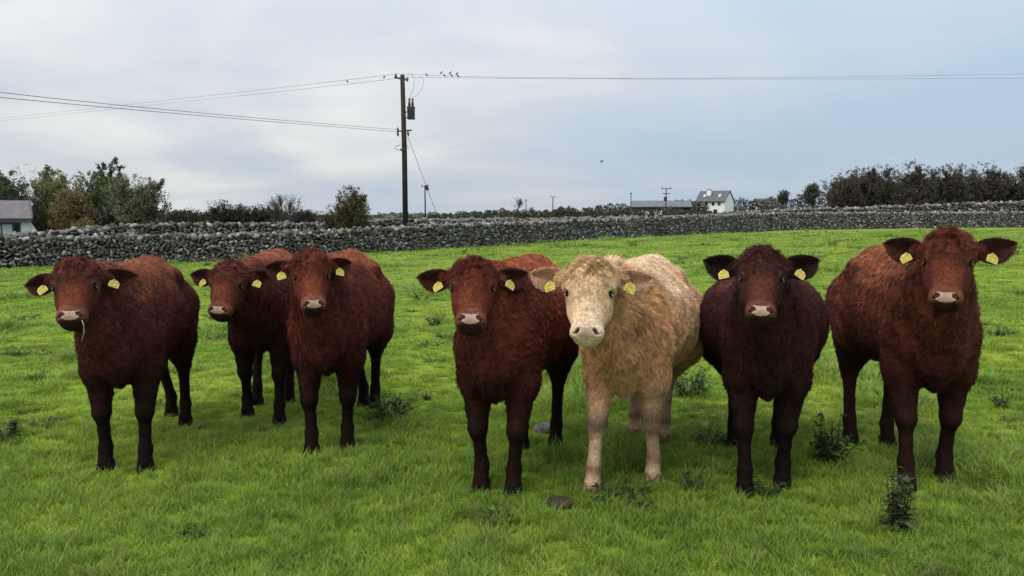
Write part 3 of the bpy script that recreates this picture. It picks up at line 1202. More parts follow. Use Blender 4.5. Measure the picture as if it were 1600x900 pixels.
    hln = .006 + .004 * sst(-.15, .0, hz) + .015 * sst(.015, .085, hz) * sp.get('tuft', 1.0) + .006 * (1 - sst(-.15, -.10, hyv))
    hln *= 1 - .55 * (1 - sst(-.19, -.16, hz))
    ln[hd] = hln[hd]
    # lie
    back = np.tile(np.array([-.55, 0, -.85]), (len(V), 1))
    back[:, 0] -= .5 * sst(.8, 1.1, z)
    hf = np.zeros((len(V), 3))
    hf[:, 2] = np.where(hz < .03, .9, .2)
    cen = np.stack([hx, np.zeros_like(hx), hz - .055], 1)
    whorl = cen / (np.linalg.norm(cen, axis=1)[:, None] + .01)
    wk = sst(-.03, .06, hz)[:, None]
    hf = hf * (1 - wk) + (whorl * 1.0) * wk
    hf[:, 1] -= .15
    hf = hf @ (HM[:3, :3] * sc / hs).T
    back[hd] = hf[hd]
    curl = np.full(len(V), sp.get('curl', .70))
    curl *= 1 - .6 * leg
    curl[hd] = (.22 + .65 * sst(.0, .07, hz))[hd]
    lift = .12 + .14 * sst(.5, .8, z)
    lift[hd] = (.22 + .30 * sst(.02, .10, hz))[hd]
    # -- objects
    root = empty('cow', org.tolist(), label, 'cow', 'cattle standing in the field facing the camera', yaw)
    root.scale = (sc, sc, sc)
    pad = np.zeros(len(V), bool)
    pad[nbody:] = pad_weight(HEAD_V, HEAD_N)
    padf = pad[F].all(1)
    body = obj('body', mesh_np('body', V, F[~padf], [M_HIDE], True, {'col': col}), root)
    pf = F[padf]
    u, inv = np.unique(pf, return_inverse=True)
    PV = V[u] + N[u] * .0012
    obj('nose', mesh_np('nose', PV, inv.reshape(pf.shape), [M_NOSE_C if cream else M_NOSE], True), root)
    for s in (-1, 1):
        e = obj('eye', EYE_ME, root)
        M4 = np.eye(4)
        M4[:3, :3] = HM[:3, :3]
        M4[:3, 3] = H(s * .0945, -.0500, -.003)
        e.matrix_local = Matrix(M4.tolist())
        # lids: two small arcs
        for q in (-1, 1):
            arc = []
            for a in np.linspace(-1.15, 1.15, 7):
                arc.append(H(s * (.1005 + .0115 * math.cos(a)), -.0535 + .0175 * math.sin(a), -.003 + q * .0135 * math.cos(a)))
            mb = MB()
            mb.tube(arc, np.array([.002, .0035, .0045, .005, .0045, .0035, .002]) * hs / sc, 6)
            lid = mb.build('eyelid', M_LID, root, True)
            if cream:
                lid.data.materials[0] = M_NOSE_C
        n_ = obj('nostril', NOSTRIL_ME, root)
        M4[:3, :3] = HM[:3, :3] @ np.array(Matrix.Rotation(s * math.radians(-32), 3, 'Y')) @ np.diag([.0085, .004, .0135])
        M4[:3, 3] = H(s * .0405, -.0105, -.222)
        n_.matrix_local = Matrix(M4.tolist())
    for k, (hx_, hy_, hz_, ha) in enumerate(hoofs):
        h_ = obj('hoof', HOOF_ME[cream], root)
        h_.location = (hx_, hy_, hz_)
        h_.rotation_euler = (0, 0, ha)
        h_.scale = (1.02, 1.12, 1.0)
    # ears
    rr_ = np.random.default_rng(seed + 5)
    for s in (-1, 1):
        a_up, a_back, twist = sp['ears'][0 if s > 0 else 1]
        a_up += 9
        twist -= 10
        au, ab, tw = math.radians(a_up), math.radians(a_back), math.radians(twist)
        ex = np.array([s * math.cos(au) * math.cos(ab), -math.sin(ab), math.sin(au)])
        ex /= np.linalg.norm(ex)
        ey = np.array([0, 1.0, 0]) - ex * ex[1]
        ey /= np.linalg.norm(ey)
        ez = np.cross(ex, ey) * (1 if s > 0 else -1)
        # twist about the ear's axis turns the opening down (positive)
        ey2 = ey * math.cos(tw) - ez * math.sin(tw)
        ez2 = ez * math.cos(tw) + ey * math.sin(tw)
        E = np.eye(4)
        E[:3, :3] = np.stack([ex, ey2, ez2], 1) * 1.20 * sp.get('ear_scale', 1.0)
        E[:3, 3] = (s * .108, -.088, .088)
        EM = HM @ E
        EV = frame(EM, EAR_V)
        flip = np.linalg.det(EM[:3, :3]) < 0
        EF = EAR_F[:, ::-1] if flip else EAR_F
        half = len(EAR_V) // 2
        inner = np.arange(len(EAR_V)) < half
        tt = EAR_V[:, 0] / .165
        cin, cout = np.array(sp['ear_cols'][0]), np.array(sp['ear_cols'][1])
        ec = np.where(inner[:, None], cin, cout)
        eo = obj('ear', mesh_np('ear', EV, EF, [M_HIDE], True, {'col': ec}), root)
        # hair of the ear: back, rim and inside
        EN, _ = vnormals(EV, EF)
        q, W = sample_surface(EV, EF, 5200, np.ones(len(EF)), seed + 31 + s)
        rt = (EV[q] * W[..., None]).sum(1)
        nn = (EN[q] * W[..., None]).sum(1)
        inn = q[:, 0] < half
        ax = EM[:3, 0] / np.linalg.norm(EM[:3, 0])
        edge = np.abs(((EAR_V[q] * W[..., None]).sum(1))[:, 2]) / .05
        dirs = nn * .35 + ax * .9 + rr_.normal(0, .28, rt.shape)
        lens = np.where(inn, .014, .010) * rr_.uniform(.6, 1.3, len(rt)) * (1 + .6 * np.clip(edge, 0, 1))
        cc = np.where(inn[:, None], cin, cout) * rr_.uniform(.7, 1.25, (len(rt), 1))
        hair_obj('ear_hair', rt, dirs, lens * hs / sc, cc, np.full(len(rt), .0009), 4, M_FUR, eo, np.full(len(rt), .2), 60, seed + 3)
        # tag hanging through the lower middle of the ear
        tg = obj('ear_tag', TAG_ME, root)
        T = np.eye(4)
        rt_ = Matrix.Rotation(math.radians(s * sp.get('tag_roll', 14) + rr_.normal(0, 9)), 3, 'Y')
        anchor = (E @ np.array([.060, .010, -.032, 1]))[:3]
        TR = np.array(Matrix.Rotation(math.radians(sp.get('tag_yaw', 18) * -s + rr_.normal(0, 8)), 3, 'Z') @ rt_)
        T[:3, :3] = TR * .90
        T[:3, 3] = anchor + np.array([0, .012, -.024])
        tg.matrix_local = Matrix((HM @ T).tolist())
        obj('tag_number', PRINTS[seed % 7], tg)
        if s > 0 or True:
            st_ = MB()
            st_.tube([(HM @ np.append(anchor + np.array([0, -.006, .004]), 1))[:3], (HM @ np.append(anchor + np.array([0, .019, .0]), 1))[:3]], .0055 * hs / sc, 8)
            st_.build('tag_stud', M_TAG, root)
    # coat
    wface = np.ones(len(F))
    cF = V[F].mean(1)
    camb = to_body(np.array([0, 0, CAM_H]))
    vd = camb - cF
    vd /= np.linalg.norm(vd, axis=1)[:, None]
    fN = N[F].mean(1)
    facing = (fN * vd).sum(1)
    wface = np.where(facing > -.15, 1.0, .22)
    hf_ = (F[:, 0] >= nbody)
    wface *= np.where(hf_, 2.6, 1.0)
    # no hair on the bare nose, in the eyes, the nostrils or the mouth
    hc_ = np.zeros((len(F), 3))
    hc_[hf_] = HEAD_V[F[hf_] - nbody].mean(1)
    bare = padf.copy()
    bare |= hf_ & (np.hypot((np.abs(hc_[:, 0]) - .102) / .021, (hc_[:, 2] + .003) / .018) < 1) & (hc_[:, 1] > -.085)
    bare |= hf_ & (np.hypot((np.abs(hc_[:, 0]) - .043) / .014, (hc_[:, 2] + .224) / .017) < 1) & (hc_[:, 1] > -.04)
    bare |= hf_ & (hc_[:, 2] < -.244) & (hc_[:, 2] > -.258) & (hc_[:, 1] > -.07)
    wface[bare] = 0
    nh = sp.get('hairs', 80000)
    q, W = sample_surface(V, F, nh, wface, seed + 40)
    W3 = W[..., None]
    rt = (V[q] * W3).sum(1)
    nn = (N[q] * W3).sum(1)
    nn /= np.linalg.norm(nn, axis=1)[:, None]
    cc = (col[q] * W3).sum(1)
    le = (ln[q] * W).sum(1)
    bk = (back[q] * W3).sum(1)
    cu = (curl[q] * W).sum(1)
    li = (lift[q] * W).sum(1)
    bk -= nn * (bk * nn).sum(1)[:, None]
    bk /= np.linalg.norm(bk, axis=1)[:, None] + .15
    tn = snoise(rt, sp.get('curl_freq', 80.0), seed + 60, 4)          # locks about three centimetres across
    tn2 = snoise(rt, 190.0, seed + 61, 4)
    r3 = np.random.default_rng(seed + 62)
    dirs = nn * li[:, None] + bk * (1 - li)[:, None] + tn * cu[:, None] * .75 + tn2 * .22 * cu[:, None] + r3.normal(0, .16, rt.shape)
    below = (dirs * nn).sum(1)
    dirs += nn * np.maximum(0, .06 - below)[:, None]
    dirs /= np.linalg.norm(dirs, axis=1)[:, None]
    lockv = np.clip(1 + (.38 if cream else .80) * tn[:, 1] * cu, .35, 2.2)  # curl highlights put into the hair colour, lock by lock
    cc = cc * (lockv * r3.uniform(.72, 1.28, len(rt)))[:, None]
    lens = le * r3.uniform(.65, 1.25, len(rt))
    rad = np.where(q[:, 0] >= nbody, .00075, .00115) * r3.uniform(.8, 1.2, len(rt))
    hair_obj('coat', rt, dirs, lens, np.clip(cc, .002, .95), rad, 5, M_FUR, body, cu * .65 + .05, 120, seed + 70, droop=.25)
    return root


NOSTRIL_ME = sphere_mesh('nostril', 1.0, M_NOSTRIL, 12)

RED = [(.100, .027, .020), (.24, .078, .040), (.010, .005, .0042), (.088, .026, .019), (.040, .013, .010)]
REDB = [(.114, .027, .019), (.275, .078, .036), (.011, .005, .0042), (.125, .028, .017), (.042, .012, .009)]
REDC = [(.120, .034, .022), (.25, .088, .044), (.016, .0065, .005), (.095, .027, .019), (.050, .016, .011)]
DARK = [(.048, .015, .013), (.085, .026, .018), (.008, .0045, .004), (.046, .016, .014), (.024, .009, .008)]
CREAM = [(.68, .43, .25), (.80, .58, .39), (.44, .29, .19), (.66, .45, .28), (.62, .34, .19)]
E_RED = ((.055, .018, .013), (.110, .032, .020))
E_DK = ((.016, .008, .007), (.040, .015, .012))
E_CR = ((.42, .25, .15), (.64, .43, .26))

COWS = [
    dict(label='red cow with a grass blade hanging from its mouth, leftmost of the row', face_w=1.06, face_l=0.95, seed=101, cols=RED,
         front=[(166, 733), (228, 735)], rear=[(268, 648), (290, 662)], head=(114, 441), head_d=4.02, head_yaw=-14, head_pitch=22, head_roll=-2,
         ears=[(-6, 26, 25), (2, 20, 20)], ear_cols=E_RED, hairs=80000, yaw_add=7, scale=.97),
    dict(label='small red cow standing farther back with its head between two neighbours', face_w=1.02, face_l=0.9, seed=102, cols=RED, scale=.98,
         front=[(387, 650), (437, 660)], rear=[(402, 632), (452, 628)], head=(350, 440), head_d=4.85, head_yaw=-20, head_pitch=16, head_roll=3, head_scale=1.04,
         ears=[(-4, 16, 25), (4, 14, 20)], ear_cols=E_RED, hairs=60000),
    dict(label='slim red cow facing straight ahead, just in front of the smaller red cow', face_w=0.99, face_l=0.93, seed=103, cols=REDB,
         front=[(487, 710), (543, 700)], rear=[(568, 632), (586, 636)], head=(487, 426), head_d=4.35, head_yaw=3, head_pitch=16, head_roll=-1,
         yaw_add=4,
         ears=[(4, 26, 25), (10, 24, 20)], ear_cols=E_RED, hairs=75000),
    dict(label='bright red cow with a curly forehead standing shoulder to shoulder with the cream cow', face_w=1.05, face_l=0.93, seed=104, cols=REDB,
         front=[(752, 765), (802, 772)], rear=[(815, 700), (868, 697)], head=(738, 442), head_d=3.80, head_yaw=-3, head_pitch=22, head_roll=1, yaw_add=4, head_scale=1.04,
         ears=[(-2, 14, 25), (10, 14, 20)], ear_cols=E_RED, hairs=85000),
    dict(label='cream coloured cow with a pale blaze and shaggy neck, the only pale one', seed=105, cols=CREAM, cream=True, scale=1.0, width=1.2,
         front=[(926, 766), (1020, 750)], rear=[(990, 678), (1037, 687)], head=(919, 452), head_d=3.60, head_yaw=-5, head_pitch=10,
         ears=[(2, 12, 5), (0, 17, 0)], ear_cols=E_CR, hairs=100000, mane=.030, shag=1.15, curl=.55, eye_ring=(.3, .2, .15), front_dark=.5, curl_freq=50.0, head_scale=1.08),
    dict(label='nearly black cow seen head on with its round barrel bulging on both sides', face_w=1.0, face_l=0.96, seed=106, cols=DARK, width=1.28,
         front=[(1163, 772), (1222, 760)], rear=[(1146, 698), (1215, 694)], head=(1190, 427), head_d=3.68, head_yaw=1, head_pitch=20, head_scale=1.01,
         ears=[(8, 14, 25), (14, 14, 20)], ear_cols=E_DK, hairs=85000, ear_scale=1.1, nose_red=.35),
    dict(label='woolly orange-brown cow holding its head highest, rightmost of the row', face_w=1.02, face_l=0.95, seed=107, cols=REDC, scale=1.03,
         front=[(1415, 760), (1475, 750)], rear=[(1328, 690), (1386, 697)], head=(1481, 403), head_d=3.72, head_yaw=0, head_pitch=14, width=1.0, yaw_add=-10,
         ears=[(6, 14, 25), (10, 14, 20)], ear_cols=E_RED, hairs=95000, ear_scale=1.08, head_scale=1.04),
]
COW_OBJS = [make_cow(c) for c in COWS]


# ------------------------------------------------------------------ grass
def tuft_mesh(name, seed, nb, rad, h, w, dry_share=.06, deep=0.0):
    r = np.random.default_rng(seed)
    V, F, tip, dry = [], [], [], []
    for k in range(nb):
        a = r.uniform(0, 6.28)
        q = rad * math.sqrt(r.uniform(0, 1))
        bx, by = q * math.cos(a), q * math.sin(a)
        lean = r.uniform(.15, 1.1)
        la = a + r.normal(0, .9)
        hh = h * r.uniform(.45, 1.2)
        ww = w * r.uniform(.6, 1.2)
        pa = la + math.pi / 2 + r.normal(0, .5)
        sx, sy = math.cos(pa) * ww / 2, math.sin(pa) * ww / 2
        dr = 1.0 * (r.uniform() < dry_share) * r.uniform(.4, 1)
        b = len(V)
        for i, t in enumerate((0, .38, .74)):
            o = hh * lean * t ** 1.7 * .75
            z = hh * t * (1 - .28 * lean * t)
            c = (bx + math.cos(la) * o, by + math.sin(la) * o)
            k_ = (1.0, .85, .5)[i]
            V += [(c[0] - sx * k_, c[1] - sy * k_, z - .01 * (i == 0)), (c[0] + sx * k_, c[1] + sy * k_, z - .01 * (i == 0))]
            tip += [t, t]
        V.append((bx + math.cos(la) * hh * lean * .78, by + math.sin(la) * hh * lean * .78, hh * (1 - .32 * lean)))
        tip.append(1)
        dry += [dr] * 7
        F += [(b, b + 1, b + 3, b + 2), (b + 2, b + 3, b + 5, b + 4), (b + 4, b + 5, b + 6, b + 6)]
    F4 = np.array([f for f in F if f[2] != f[3]])
    F3 = np.array([f[:3] for f in F if f[2] == f[3]])
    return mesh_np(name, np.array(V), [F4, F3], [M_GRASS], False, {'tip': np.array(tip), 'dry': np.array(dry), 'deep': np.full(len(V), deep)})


def scatter_object(name, pts, rot, scl, pick, meshes, label):
    """one object: a point cloud of grass instances through geometry nodes"""
    me = bpy.data.meshes.new(name)
    me.vertices.add(len(pts))
    me.vertices.foreach_set('co', np.asarray(pts, np.float32).ravel())
    for nm, tp, v in (('rot', 'FLOAT_VECTOR', rot), ('scl', 'FLOAT_VECTOR', scl)):
        a = me.attributes.new(nm, tp, 'POINT')
        a.data.foreach_set('vector', np.asarray(v, np.float32).ravel())
    a = me.attributes.new('pick', 'INT', 'POINT')
    a.data.foreach_set('value', np.asarray(pick, np.int32))
    o = obj(name, me, kind='stuff')
    tag(o, label, 'grass')
    ng = bpy.data.node_groups.new(name, 'GeometryNodeTree')
    ng.interface.new_socket('Geometry', in_out='INPUT', socket_type='NodeSocketGeometry')
    ng.interface.new_socket('Geometry', in_out='OUTPUT', socket_type='NodeSocketGeometry')
    gi, go = ng.nodes.new('NodeGroupInput'), ng.nodes.new('NodeGroupOutput')
    coll = bpy.data.collections.new(name + '_sources')
    for i, m in enumerate(meshes):
        so = bpy.data.objects.new('%s_tuft_%02d' % (name, i), m)
        coll.objects.link(so)
    ci = NN(ng, 'GeometryNodeCollectionInfo')
    ci.inputs['Collection'].default_value = coll
    ci.inputs['Separate Children'].default_value = True
    ci.inputs['Reset Children'].default_value = True
    ip = NN(ng, 'GeometryNodeInstanceOnPoints')
    ip.inputs['Pick Instance'].default_value = True

    def na(nm, tp):
        n = NN(ng, 'GeometryNodeInputNamedAttribute', data_type=tp)
        n.inputs['Name'].default_value = nm
        return n.outputs['Attribute']
    L = ng.links
    L.new(gi.outputs[0], ip.inputs['Points'])
    L.new(ci.outputs[0], ip.inputs['Instance'])
    L.new(na('pick', 'INT'), ip.inputs['Instance Index'])
    L.new(na('rot', 'FLOAT_VECTOR'), ip.inputs['Rotation'])
    L.new(na('scl', 'FLOAT_VECTOR'), ip.inputs['Scale'])
    L.new(ip.outputs[0], go.inputs[0])
    md = o.modifiers.new('scatter', 'NODES')
    md.node_group = ng
    return o


HOOFS = np.array([hit_ground(*q) for c in COWS for q in c['front'] + c['rear']])


CLEAR = np.array([hit_ground(*q) for q in ((875, 788), (875, 796), (850, 674), (850, 680), (1122, 455))])


def build_grass():
    r = np.random.default_rng(77)
    meshes = [tuft_mesh('grass_a', 1, 26, .06, .085, .0055), tuft_mesh('grass_b', 2, 30, .07, .065, .006, .06, .25), tuft_mesh('grass_c', 3, 22, .05, .12, .0055, .12, .6),
              tuft_mesh('grass_d', 4, 26, .08, .055, .0065), tuft_mesh('grass_e', 5, 30, .07, .15, .006, .18, 1.0)]
    P, RR, SS, K = [], [], [], []

    def band(y0, y1, dens, s0, hz):
        w = 0.70 * y1 + .6
        n = int(dens * (y1 - y0) * 2 * w)
        y = r.uniform(y0, y1, n)
        x = r.uniform(-w, w, n)
        m = np.abs(x) < .70 * y + .5
        m &= y < np.interp(x, [p[0] for p in WALL_LINE], [p[1] for p in WALL_LINE]) - .25
        x, y = x[m], y[m]
        pat = snoise(np.stack([x, y, x * 0], 1), 1.5, 500, 6)
        pat2 = snoise(np.stack([x, y, x * 0], 1), 5.0, 501, 5)
        q = pat[:, 0] * .6 + pat2[:, 0] * .5
        rank = sst(.15, .8, q)                       # patches the cattle leave uneaten
        near = 1 - sst(4.0, 6.5, y)
        sc = s0 * (.62 + .38 * near * .9 + .75 * rank) * r.uniform(.7, 1.3, len(x))
        k = r.integers(0, 4, len(x))
        k[(rank > .55) & (r.uniform(0, 1, len(x)) < .45)] = 4
        k[r.uniform(0, 1, len(x)) < .38 * near + .10] = 2  # darker tufts picked more often near the camera to dim the foreground
        k[(r.uniform(0, 1, len(x)) < .22 * near)] = 4
        hd = np.min(np.hypot(x[:, None] - HOOFS[None, :, 0], y[:, None] - HOOFS[None, :, 1]), 1)
        sc *= .62 + .38 * sst(.05, .25, hd)
        cd = np.min(np.hypot(x[:, None] - CLEAR[None, :, 0], y[:, None] - CLEAR[None, :, 1]), 1)
        sc *= .35 + .65 * sst(.05, .13, cd)
        P.append(np.stack([x, y, ground_h(x, y)], 1))
        RR.append(np.stack([r.normal(0, .12, len(x)), r.normal(0, .12, len(x)), r.uniform(0, 6.28, len(x))], 1))
        SS.append(np.stack([sc * hz, sc * hz, sc], 1))
        K.append(k)
    band(2.6, 4.0, 760, .50, 1.3)
    band(4.0, 6.0, 480, .56, 1.4)
    band(6.0, 9.0, 210, .72, 1.7)
    band(9.0, 15.0, 80, .72, 2.8)
    band(15.0, 26.0, 28, .80, 4.2)
    band(26.0, 62.0, 7.0, .95, 7.0)
    P, RR, SS, K = map(np.concatenate, (P, RR, SS, K))
    print('grass tufts', len(P))
    scatter_object('grass', P, RR, SS, K, meshes, 'short green and yellow-green pasture grass covering the whole field')


build_grass()


# ------------------------------------------------------------------ weeds, dung and stones in the field
def weed(px, py, h, spread, n, seed, label, cat='weed', col=((.030, .060, .018), (.050, .085, .022)), name='weed', upright=.5, group=None, blade=False):
    r = np.random.default_rng(seed)
    p = hit_ground(px, py)
    root = empty(name, p.tolist(), label, cat, group)
    st, V, F, C = MB(), [], [], []
    for k in range(n):
        a = r.uniform(0, 6.28)
        q = spread * .25 * math.sqrt(r.uniform())
        lean = r.uniform(.05, 1) * (1 - upright) * 1.5
        hh = h * r.uniform(.45, 1.0)
        b = np.array([math.cos(a) * q, math.sin(a) * q, -.01])
        tipv = b + np.array([math.cos(a) * spread * lean * .7, math.sin(a) * spread * lean * .7, hh])
        mid = (b + tipv) / 2 + np.array([0, 0, hh * .12])
        pts = [b, mid, tipv]
        st.tube(pts, [.004, .003, .0012], 4, False)
        nl = 4 if blade else max(5, int(hh / .018))
        for j in range(nl):
            t = r.uniform(.08, 1.0)
            base = b * (1 - t) ** 2 + 2 * mid * t * (1 - t) + tipv * t * t
            la = r.uniform(0, 6.28)
            L = r.uniform(.03, .075) * (1.25 - .6 * t) * (1.8 if blade else 1)
            W = L * (.10 if blade else r.uniform(.16, .30))
            el = r.uniform(-.3, .9)
            dv = np.array([math.cos(la) * math.cos(el), math.sin(la) * math.cos(el), math.sin(el)])
            sv = np.cross(dv, [0, 0, 1]) + r.normal(0, .2, 3)
            sv /= np.linalg.norm(sv)
            i0 = len(V)
            V += [base, base + dv * L * .35 + sv * W, base + dv * L * .4 - np.array([0, 0, .004]), base + dv * L * .35 - sv * W,
                  base + dv * L * .72 + sv * W * .75 - np.array([0, 0, L * .12]), base + dv * L * .72 - sv * W * .75 - np.array([0, 0, L * .12]), base + dv * L - np.array([0, 0, L * .28])]
            F += [(i0, i0 + 1, i0 + 2, i0 + 3), (i0 + 2, i0 + 1, i0 + 4, i0 + 6), (i0 + 3, i0 + 2, i0 + 6, i0 + 5)]
            c = np.array(col[0]) + (np.array(col[1]) - np.array(col[0])) * r.uniform()
            C += [c * r.uniform(.7, 1.3)] * 7
    obj('foliage', mesh_np('foliage', np.array(V), np.array(F), [M_WEED], False, {'col': np.array(C)}), root)
    sm = st.build('stems', M_WEEDSTEM, root)
    return root


M_WEEDSTEM = simple_mat('weed_stem', (.05, .06, .025), .8, .1, .3, 20)
DK = ((.020, .042, .014), (.040, .070, .020))
weed(1303, 722, .30, .28, 26, 1, 'dark leafy thistle clump between the two cows on the right', name='thistle', col=DK)
weed(1402, 832, .34, .15, 17, 2, 'tall dark thistle standing nearest, below the hooves of the rightmost cow', name='thistle', col=((.035, .055, .024), (.085, .100, .050)), upright=.75)
weed(1413, 775, .17, .10, 10, 3, 'small thistle touching the front hoof of the rightmost cow', name='thistle', col=((.05, .06, .03), (.10, .11, .06)), upright=.8)
weed(1076, 618, .28, .36, 30, 4, 'green thistle clump just right of the cream cow', name='thistle', col=((.030, .075, .018), (.060, .120, .030)))
weed(603, 655, .20, .42, 34, 5, 'low dark thistle clump by the hind legs of the slim red cow', name='thistle', col=((.025, .065, .016), (.045, .10, .025)), upright=.3)
weed(972, 782, .08, .22, 26, 6, 'flat dark weed patch below the cream cow', name='dock', col=DK, upright=.2)
weed(8, 690, .16, .20, 16, 7, 'dark weed cut off by the left edge of the view', name='dock', col=DK)
weed(785, 808, .06, .14, 16, 8, 'small dark weed below the bright red cow', name='dock', col=DK, upright=.2)
weed(1112, 690, .10, .26, 20, 9, 'dark sprawling weed beside the nearly black cow', name='dock', col=DK, upright=.2)
weed(1196, 775, .10, .16, 14, 10, 'little dark weed under the front of the nearly black cow', name='dock', col=DK)
weed(1558, 525, .16, .30, 18, 11, 'dark weed patch right of the rightmost cow', name='dock', col=DK, upright=.3)
weed(722, 398, .35, .5, 16, 12, 'distant dark weed in the field between the tall pole and the cream cow', name='dock', col=DK)
weed(1582, 400, .45, .6, 20, 13, 'distant dark weed at the right edge of the field below the wall', name='dock', col=DK)
weed(1302, 385, .5, .6, 16, 14, 'distant dark weed just above the back of the rightmost cow', name='dock', col=DK)
weed(990, 386, .35, .55, 16, 15, 'distant weed seen just above the back of the cream cow', name='dock', col=DK)
weed(60, 553, .08, .5, 18, 16, 'flat dark weed patch left of the leftmost cow', name='dock', col=DK, upright=.15)
weed(338, 500, .14, .3, 14, 17, 'dark weed between the leftmost cow and the small red cow', name='dock', col=DK, upright=.3)
weed(1090, 765, .08, .14, 12, 18, 'small dark weed between the cream cow and the nearly black cow', name='dock', col=DK, upright=.3)
weed(300, 838, .05, .12, 12, 19, 'tiny dark weed in the bottom left of the grass', name='dock', col=DK, upright=.2)
weed(670, 540, .08, .30, 14, 20, 'dark weed left of the bright red cow, level with its chest', name='dock', col=DK, upright=.2)


def scatter_weeds():
    r = np.random.default_rng(31)
    lab, grp = 'one of many small dark weeds dotted over the field behind the cattle', 'small dark weeds scattered over the field'
    protos = [weed(700, 430, .20, .34, 18, 61, lab, name='dock', col=DK, upright=.25, group=grp), weed(1200, 372, .16, .42, 16, 62, lab, name='dock', col=((.030, .062, .018), (.05, .095, .026)), upright=.15, group=grp),
              weed(40, 500, .12, .30, 16, 63, lab, name='dock', col=DK, upright=.15, group=grp)]
    for i in range(95):
        px, py = r.uniform(5, 1595), 362 + 330 * r.uniform() ** 1.7
        p = hit_ground(px, py)
        edge = np.interp(p[0], [q[0] for q in WALL_LINE], [q[1] for q in WALL_LINE])
        if p[1] > edge - 1 or np.min(np.hypot(HOOFS[:, 0] - p[0], HOOFS[:, 1] - p[1])) < .35:
            continue
        src = protos[i % 3]
        c = src.copy()
        COL.objects.link(c)
        c.location = p.tolist()
        c.rotation_euler = (0, 0, r.uniform(0, 6.28))
        k = r.uniform(.5, 1.15) * (1 + .012 * p[1]) * (.55 if p[1] < 9 else 1)
        c.scale = (k, k, k * r.uniform(.6, 1))
        for ch in src.children:
            d = ch.copy()
            COL.objects.link(d)
            d.parent = c


scatter_weeds()


def lump(name, px, py, s, mat, seed, label, cat):
    r = np.random.default_rng(seed)
    p = hit_ground(px, py)
    bm = bmesh.new()
    bmesh.ops.create_icosphere(bm, subdivisions=3, radius=1)
    for v in bm.verts:
        n = snoise(np.array([v.co[:]]), 4.5, seed, 5)[0]
        v.co = Vector((v.co.x * s[0] * (1 + .26 * n[0]), v.co.y * s[1] * (1 + .26 * n[1]), v.co.z * s[2] * (1 + .6 * n[2])))
    me = bpy.data.meshes.new(name)
    bm.to_mesh(me)
    bm.free()
    me.materials.append(mat)
    me.polygons.foreach_set('use_smooth', np.ones(len(me.polygons), bool))
    o = obj(name, me, loc=(p[0], p[1], p[2] + s[2] * .4))
    return tag(o, label, cat)


lump('cowpat', 875, 788, (.088, .075, .022), M_DUNG, 3, 'dark brown cowpat in the grass below the cream cow', 'dung')
lump('field_stone', 850, 674, (.075, .06, .04), M_PALESTONE, 4, 'pale flat stone in the grass behind the bright red cow', 'stone')
lump('field_stone', 1122, 455, (.10, .06, .02), M_PALESTONE, 5, 'small pale stone in the grass left of the nearly black cow', 'stone')
# blade in the mouth of the leftmost cow
mb = MB()
hp = at(128, 505, 3.86)
mb.tube([hp + np.array(q) for q in ((-.01, .02, .012), (.008, .0, -.01), (.012, -.005, -.045), (-.004, -.004, -.09))], [.002, .002, .0018, .0008], 4)
tag(mb.build('grass_blade', simple_mat('grass_stalk', (.35, .36, .25), .6, .2, .2, 10)), 'pale grass blade hanging from the mouth of the leftmost cow', 'grass blade')


